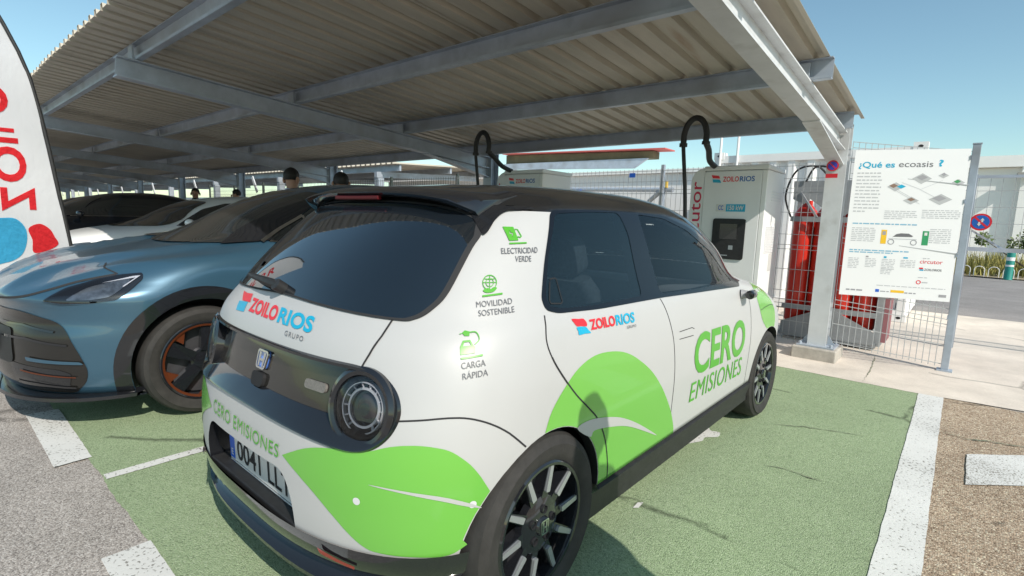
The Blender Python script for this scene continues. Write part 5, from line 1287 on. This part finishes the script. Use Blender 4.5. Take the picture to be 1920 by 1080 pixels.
MB().prism(ribbon([(-.055, .055), (.055, -.055)], .02), .0046, .0056, F).build('red_bar', bpy.data.materials['sign red'], sg, smooth=0)
a = MB(); a.prism([(.012, .045), (.03, .02), (.02, .02), (.02, 0), (.004, 0), (.004, .02), (-.006, .02)], .0057, .0065, F); a.prism([(-.012, -.045), (-.03, -.02), (-.02, -.02), (-.02, 0), (-.004, 0), (-.004, -.02), (.006, -.02)], .0057, .0065, F); a.build('arrow', M_['plate'], sg, smooth=0)
FWB = thing('building', 'long pale building seen under the far end of the carport', 'building')
MB().box(-70, -15, 13, 22, 0, 1.95).build('wall', M_['white_metal'], FWB, smooth=0); MB().box(-70.1, -14.9, 12.9, 22.1, 1.955, 2.05).build('roof', M_['galv'], FWB, smooth=0)
BLD = thing('warehouse', 'long white warehouse with shallow pilasters across the road at far right', 'building')
M_['render_white'] = mat('white rendered wall', (.88, .87, .85), .8, var=.05, scale=.6)
MB().box(-2, 60, 30, 45, 0, 4.12).build('wall', M_['render_white'], BLD, smooth=0)
MB().box(-2.2, 60.2, 29.7, 45.2, 4.13, 4.60).build('parapet', M_['render_white'], BLD, smooth=0)
for k in range(12):
    MB().box(1.0+2.35*k, 1.45+2.35*k, 29.75, 29.995, 0, 4.125).build('pilaster', M_['render_white'], BLD, smooth=0)
lp = MB(); lp.box(3.2, 3.9, 29.2, 29.74, 3.75, 3.85); lp.build('wall_lamp', mat('lamp grey', (.35, .33, .3), .5), BLD, smooth=0)
GR_ = sheet('verge', [(-60, 20.6), (60, 20.6), (60, 30), (-60, 30)], .02, mat('dry soil', (.30, .25, .17), .95, var=.3, scale=1))
def tuft(mb, c, r, h, n, rnd, lean=.35):
    for i in range(n):
        a = rnd.uniform(0, 6.283); d = r*math.sqrt(rnd.random()); p = Vector((c[0]+d*math.cos(a), c[1]+d*math.sin(a), c[2])); b = rnd.uniform(0, 6.283); L = h*rnd.uniform(.5, 1); w = .012+.02*rnd.random()
        t = p+Vector((math.cos(b)*L*lean, math.sin(b)*L*lean, L)); q = Vector((-math.sin(b), math.cos(b), 0))*w
        mb.add([p-q, p+q, t], [(0, 1, 2)])
rnd = random.Random(9); mb = MB()
for k in range(170): tuft(mb, (rnd.uniform(0, 9), rnd.uniform(21.2, 25), .02), .5, rnd.uniform(.5, 1.0), 26, rnd)
structure(mb.build('dry_grass', mat('dry yellow grass', (.32, .29, .09), .9, var=.35, scale=3), None, smooth=0, fix=False), 'stuff')
def shrub(name, label, c, r, h, col, n=900, seed=2, sticks=True):
    rnd = random.Random(seed); T = thing(name, label, 'shrub', c); mb = MB(); st = MB()
    cl = [(rnd.gauss(0, .5)*r, rnd.gauss(0, .5)*r, rnd.uniform(.3, 1)*h, rnd.uniform(.25, .45)*r) for _ in range(9)]
    for i in range(n):
        x, y, z, q = rnd.choice(cl); d = Vector((rnd.gauss(0, 1), rnd.gauss(0, 1), rnd.gauss(0, 1))).normalized()*q*rnd.random()**.4
        p = Vector((x, y, z))+d; u = Vector((rnd.gauss(0, 1), rnd.gauss(0, 1), rnd.gauss(0, 1))).normalized(); v = u.orthogonal().normalized(); s = r*rnd.uniform(.05, .10)
        mb.add([p-u*s, p-v*s*.5, p+u*s, p+v*s*.5], [(0, 1, 2, 3)])
    for x, y, z, q in cl: st.tube([(0, 0, 0), (x*.5, y*.5, z*.5), (x, y, z)], [.03, .02, .008], 5)
    mb.build('foliage', mat(name+' leaves '+str(seed), col, .7, var=.5, scale=4), T, smooth=0, fix=False); st.build('stem', mat('bark '+str(seed), (.10, .07, .05), .9), T); return T
shrub('shrub', 'green shrub on the verge beside the teal and white bollard', (3.75, 21.6, 0), .8, 1.5, (.09, .13, .035), 1100, 2)
shrub('shrub', 'low olive shrub further right along the verge past the bollard', (5.6, 22.4, 0), .9, 1.2, (.10, .12, .04), 900, 3)
for i in range(16):
    x = 1.3+.33*i; q = MB().tube([(x-.12, 20.75, 0)]+[(x-.12*math.cos(R_(a)), 20.75,   .22+.11*math.sin(R_(a))) for a in range(0, 181, 20)]+[(x+.12, 20.75, 0)], .010, 6)
    o = q.build('border_hoop', M_['white_metal'], None); tag(o, 'low white hoop of the border fence along the verge', 'hoop', 'white border hoops along the verge')
BO = thing('bollard', 'teal bollard with white bands at the road edge by the shrub', 'bollard', (2.93, 20.45, 0))
MB().lathe([(.11, 0), (.10, .02), (.095, .75), (.085, .80), (.001, .81)], 20).build('body', mat('teal plastic', srgb(30, 130, 120), .5), BO)
for z in (.34, .56): MB().lathe([(.0975, z), (.0975, z+.10)], 20).build('white_band', M_['white_metal'], BO)
# ---------------------------------------------------------------- feather flag
FL = thing('feather_flag', 'tall white feather flag with mirrored red lettering on a black pole', 'flag')
def sailpt(): pass
fo = Vector((-4.45, -.02, 0)); fu = Vector((.12, .993, 0)).normalized(); fnr = Vector((.993, -.12, 0)).normalized()   # cloth spreads along fu, faces the camera
def fp(u, z, d=0): return fo+fu*u+Vector((0, 0, z))+fnr*(d+.02*math.sin(6*z+5*u)*(1 if d < .5 else 1))
FU = pchip([0, .5, .78, 1.19, 1.55, 1.94, 2.4, 2.82, 3.1, 3.3, 3.38], [.35, .325, .315, .275, .235, .19, .12, -.02, -.16, -.32, -.46])
pole = MB(); pole.tube([fo+fu*float(FU(z))+Vector((0, 0, z)) for z in [0, .3, .6, .9, 1.2, 1.5, 1.8, 2.1, 2.4, 2.6, 2.8, 2.95, 3.1, 3.2, 3.3, 3.38]], [.016]*9+[.014]*7, 10); pole.build('pole', M_['black_plastic'], FL)
M_['cloth'] = None
def cloth_mat(name, col):
    m = bpy.data.materials.new(name); m.use_nodes = True; nt = m.node_tree; n = nt.nodes; l = nt.links
    for q in list(n): n.remove(q)
    o = n.new('ShaderNodeOutputMaterial'); d = n.new('ShaderNodeBsdfDiffuse'); t = n.new('ShaderNodeBsdfTranslucent'); d.inputs[0].default_value = tuple(col)+(1,); t.inputs[0].default_value = tuple(col)+(1,)
    no = n.new('ShaderNodeTexNoise'); no.inputs['Scale'].default_value = 5; no.inputs['Detail'].default_value = 3; bp = n.new('ShaderNodeBump'); bp.inputs['Strength'].default_value = .5; bp.inputs['Distance'].default_value = .04; l.new(no.outputs[0], bp.inputs['Height']); l.new(bp.outputs[0], d.inputs['Normal'])
    mx = n.new('ShaderNodeMixShader'); mx.inputs[0].default_value = .4; l.new(d.outputs[0], mx.inputs[1]); l.new(t.outputs[0], mx.inputs[2]); l.new(mx.outputs[0], o.inputs[0]); return m
mw = cloth_mat('white flag cloth', (.72, .72, .74)); mr = cloth_mat('red flag print', srgb(214, 52, 58)[:3]); mc = cloth_mat('blue flag print', srgb(70, 165, 205)[:3])
cl = MB(); NZ, NU = 60, 14; Z0 = .72
for i in range(NZ+1):
    z = Z0+(3.36-Z0)*i/NZ; ur = float(FU(z))-.012; ul = -.62-.02*math.sin(z)
    ul = min(ul, ur-.02)
    for k in range(NU+1): cl.v.append(tuple(fp(ul+(ur-ul)*k/NU, z)))
for i in range(NZ):
    for k in range(NU): cl.f.append((i*(NU+1)+k, i*(NU+1)+k+1, (i+1)*(NU+1)+k+1, (i+1)*(NU+1)+k))
cl.build('cloth', mw, FL, smooth=60)
def flagtext(name, ch, u0, u1, z0, z1, m, bold=.03):
    """letters turned a quarter and seen mirrored through the cloth"""
    vs, fs, bb = text2d(ch, bold); vs = [((x-bb[0])/(bb[1]-bb[0]), (y-bb[2])/(bb[3]-bb[2])) for x, y in vs]
    vs, fs = grid_cut(vs, fs, .12)
    mb = MB(); mb.add([fp(u0+(u1-u0)*b, z0+(z1-z0)*a, .006) for a, b in vs], fs); mb.build(name, m, FL, smooth=60, fix=False)
for ch, u0, u1, z0, z1 in (('Z', -.13, .09, 1.25, 1.46), ('O', -.17, .05, 1.50, 1.80), ('I', -.20, .01, 1.83, 1.875), ('L', -.22, -.01, 1.92, 2.02), ('O', -.26, -.03, 2.06, 2.30), ('R', -.34, -.09, 2.40, 2.60)):
    flagtext('lettering', ch, u0, u1, z0, z1, mr)
def flagpoly(name, pts, m):
    vs, fs = flat([spline(pts, 4)]); vs, fs = grid_cut(vs, fs, .06); MB().add([fp(u, z, .006) for u, z in vs], fs).build(name, m, FL, smooth=60, fix=False)
flagpoly('logo_blue', [(-.30, 1.18), (-.15, 1.19), (-.05, 1.185), (.01, 1.09), (.0, .95), (-.05, .85), (-.15, .80), (-.30, .80)], mc)
flagpoly('logo_red', [(.025, 1.10), (.10, 1.145), (.165, 1.10), (.195, 1.03), (.215, .96), (.13, .90), (.045, .89), (.045, 1.0)], mr)
# ---------------------------------------------------------------- other cars
SED_ROWS = [(z*.965 if z > .4 else z, a, b, c) for z, a, b, c in SUV_ROWS]
sedan = Body(SED_ROWS, .75, 2.5, .7, 2.5, .008, 2.2)
build_suv('parked_car', 'white car parked in the row beyond the blue SUV, bonnet in the sun', mat('white car paint', (.78, .78, .77), .25, coat=.5), (-8.0, .55, 0), False, sedan, SED_ROWS)
build_suv('parked_car', 'dark car parked under the carport behind the flag, beyond the white car', mat('near-black car paint', (.012, .014, .02), .15, coat=.7), (-11.7, -.1, 0), False)
for nm, lb, cl, lc in (('parked_car', 'grey car in the deep shade far under the carport', (.12, .125, .13), (-14.6, .4, 0)), ('parked_car', 'red-brown car furthest along the row under the carport', (.12, .02, .015), (-17.6, .6, 0))):
    build_suv(nm, lb, mat(lb[:12], cl, .25, coat=.6), lc, False)
build_coupe_suv()
build_honda()
# ---------------------------------------------------------------- people
def person(name, label, loc, height, rz, shirt, trousers, hair, skin=(.36, .20, .135), pose='stand', group=None):
    T = thing(name, label, 'person', loc, rz, group); k = height/1.78
    J = {}; E = []; Rr = {}
    def j(n, p, r, par=None):
        J[n] = len(Rr); Rr[n] = (Vector(p)*k, r*k)
        if par: E.append((J[par], J[n]))
    j('pelvis', (0, 0, .96), .145); j('waist', (0, .0, 1.10), .125, 'pelvis'); j('chest', (0, .0, 1.30), .150, 'waist'); j('upper', (0, .01, 1.43), .125, 'chest'); j('neck', (0, .0, 1.52), .058, 'upper'); j('head0', (0, -.01, 1.60), .070, 'neck'); j('head1', (0, -.015, 1.68), .088, 'head0'); j('head2', (0, -.005, 1.735), .060, 'head1')
    for s, q in ((1, 'r'), (-1, 'l')):
        j('hip'+q, (s*.10, 0, .90), .095, 'pelvis'); j('knee'+q, (s*.11, -.01, .50), .062, 'hip'+q); j('ank'+q, (s*.115, .02, .09), .042, 'knee'+q); j('toe'+q, (s*.13, -.15, .04), .038, 'ank'+q)
        j('sh'+q, (s*.185, .01, 1.42), .068, 'upper'); j('el'+q, (s*.235, .03, 1.14), .046, 'sh'+q); j('wr'+q, (s*.235, -.06, .90), .030, 'el'+q); j('pa'+q, (s*.23, -.09, .83), .036, 'wr'+q)
        for f in range(4):
            a = -.03+.02*f; L = (.075, .085, .08, .06)[f]
            j('f%d%s' % (f, q), (s*.225, -.09+a*.9, .775), .010, 'pa'+q); j('g%d%s' % (f, q), (s*.215, -.095+a, .775-L), .008, 'f%d%s' % (f, q))
        j('t0'+q, (s*.205, -.135, .81), .012, 'pa'+q); j('t1'+q, (s*.195, -.15, .765), .009, 't0'+q)
    me = bpy.data.meshes.new('body'); me.from_pydata([tuple(v[0]) for v in Rr.values()], E, [])
    o = bpy.data.objects.new('body', me); sc.collection.objects.link(o)
    md = o.modifiers.new('s', 'SKIN'); md.use_smooth_shade = True
    for v, (p, r) in zip(me.skin_vertices[0].data, Rr.values()): v.radius = (r, r*(.78 if r > .1*k else 1))
    me.skin_vertices[0].data[0].use_root = True
    o.modifiers.new('d', 'SUBSURF').levels = 2; o.modifiers['d'].render_levels = 2
    bpy.context.view_layer.update(); dg = bpy.context.evaluated_depsgraph_get(); new = bpy.data.meshes.new_from_object(o.evaluated_get(dg)); o.modifiers.clear(); old = o.data; o.data = new; bpy.data.meshes.remove(old)
    ms = [mat('skin '+label[:14], skin, .55), mat('shirt '+label[:14], shirt, .85, var=.12, scale=12), mat('trousers '+label[:14], trousers, .85, var=.12, scale=12), mat('shoes '+label[:14], (.02, .02, .02), .6)]
    new.materials.clear()
    for m in ms: new.materials.append(m)
    for p in new.polygons:
        z = p.center.z/k; r = abs(p.center.x)/k; p.use_smooth = True
        p.material_index = 0 if z > 1.515 or (z < .90 and r > .185) else (3 if z < .085 else (2 if z < .98 and r < .2 else 1))
    o.parent = T
    # hair cap, face, collar
    hb = MB(); c = Vector((0, .004, 1.695))*k
    for i in range(13):
        for q in range(24):
            ph = math.pi*.66*i/12; th = 2*math.pi*q/24; front = max(0, -math.sin(th)); ph2 = ph*(1-.45*front)
            hb.v.append(tuple(c+Vector((math.sin(ph2)*math.cos(th)*(.087+.005*math.sin(7*th)), math.sin(ph2)*math.sin(th)*.100, math.cos(ph2)*(.098+.004*math.sin(5*th))))*k))
    for i in range(12):
        for q in range(24): hb.f.append((i*24+q, i*24+(q+1) % 24, (i+1)*24+(q+1) % 24, (i+1)*24+q))
    hb.build('hair', hair, T, merge=1e-4)
    fb = MB()
    for s in (1, -1): fb.sphere(Vector((s*.094, .01, 1.645))*k, .031*k, 10, 6, .55, .85, 1.3)
    fb.sphere(Vector((0, -.108, 1.632))*k, .020*k, 10, 6, .7, 1, 1.4); fb.build('ears_and_nose', ms[0], T)
    eb = MB()
    for s in (1, -1): eb.sphere(Vector((s*.033, -.092, 1.655))*k, .010*k, 8, 6, 1.3, .8, .8)
    eb.build('eyes', M_['black_dark'], T); mb = MB(); mb.sphere(Vector((0, -.088, 1.592))*k, .018*k, 8, 6, 1.5, .7, .35); mb.build('mouth', mat('lips '+label[:10], (.35, .15, .13), .6), T)
    cb = MB().lathe([(.066*k, 1.485*k), (.072*k, 1.50*k), (.066*k, 1.545*k), (.060*k, 1.54*k)], 24, Matrix.Diagonal((1.05, 1.15, 1, 1))); cb.build('collar', ms[1], T)
    return T
HAIR = mat('dark hair', (.012, .009, .008), .6, var=.4, scale=90)
person('person', 'person in a light blue collared shirt seen from behind over the blue SUV roof', (-4.61, 2.49, 0), 1.85, R_(205), (.30, .42, .62), (.03, .035, .05), HAIR)
person('person', 'dark-haired person in profile just above the roofs, right of the one in the blue collar', (-3.95, 2.78, 0), 1.80, R_(-120), (.05, .05, .06), (.03, .03, .03), HAIR)
person('person', 'distant dark-clothed person standing beyond the white car roof', (-12.6, 4.0, 0), 1.80, R_(60), (.02, .02, .022), (.02, .02, .02), HAIR)
person('person', 'distant dark-clothed person beside a far carport post', (-11.3, 4.45, 0), 1.78, R_(-40), (.02, .02, .022), (.02, .02, .02), HAIR)
BY = person('person', 'bystander at the right whose shadow falls across the green bay and the rear door', (2.27, .40, 0), 1.91, R_(-80), (.05, .055, .07), (.03, .03, .04), HAIR)
ct = MB().lathe([(.12, 1.50), (.225, 1.42), (.262, 1.28), (.27, 1.10), (.28, .90), (.30, .65), (.30, .40), (.29, .40)], 28, Matrix.Diagonal((1.0, .72, 1, 1))); ct.build('coat', mat('dark coat', (.03, .032, .04), .9), BY)  # coat added and flared to fill out the unseen bystander's cast shadow
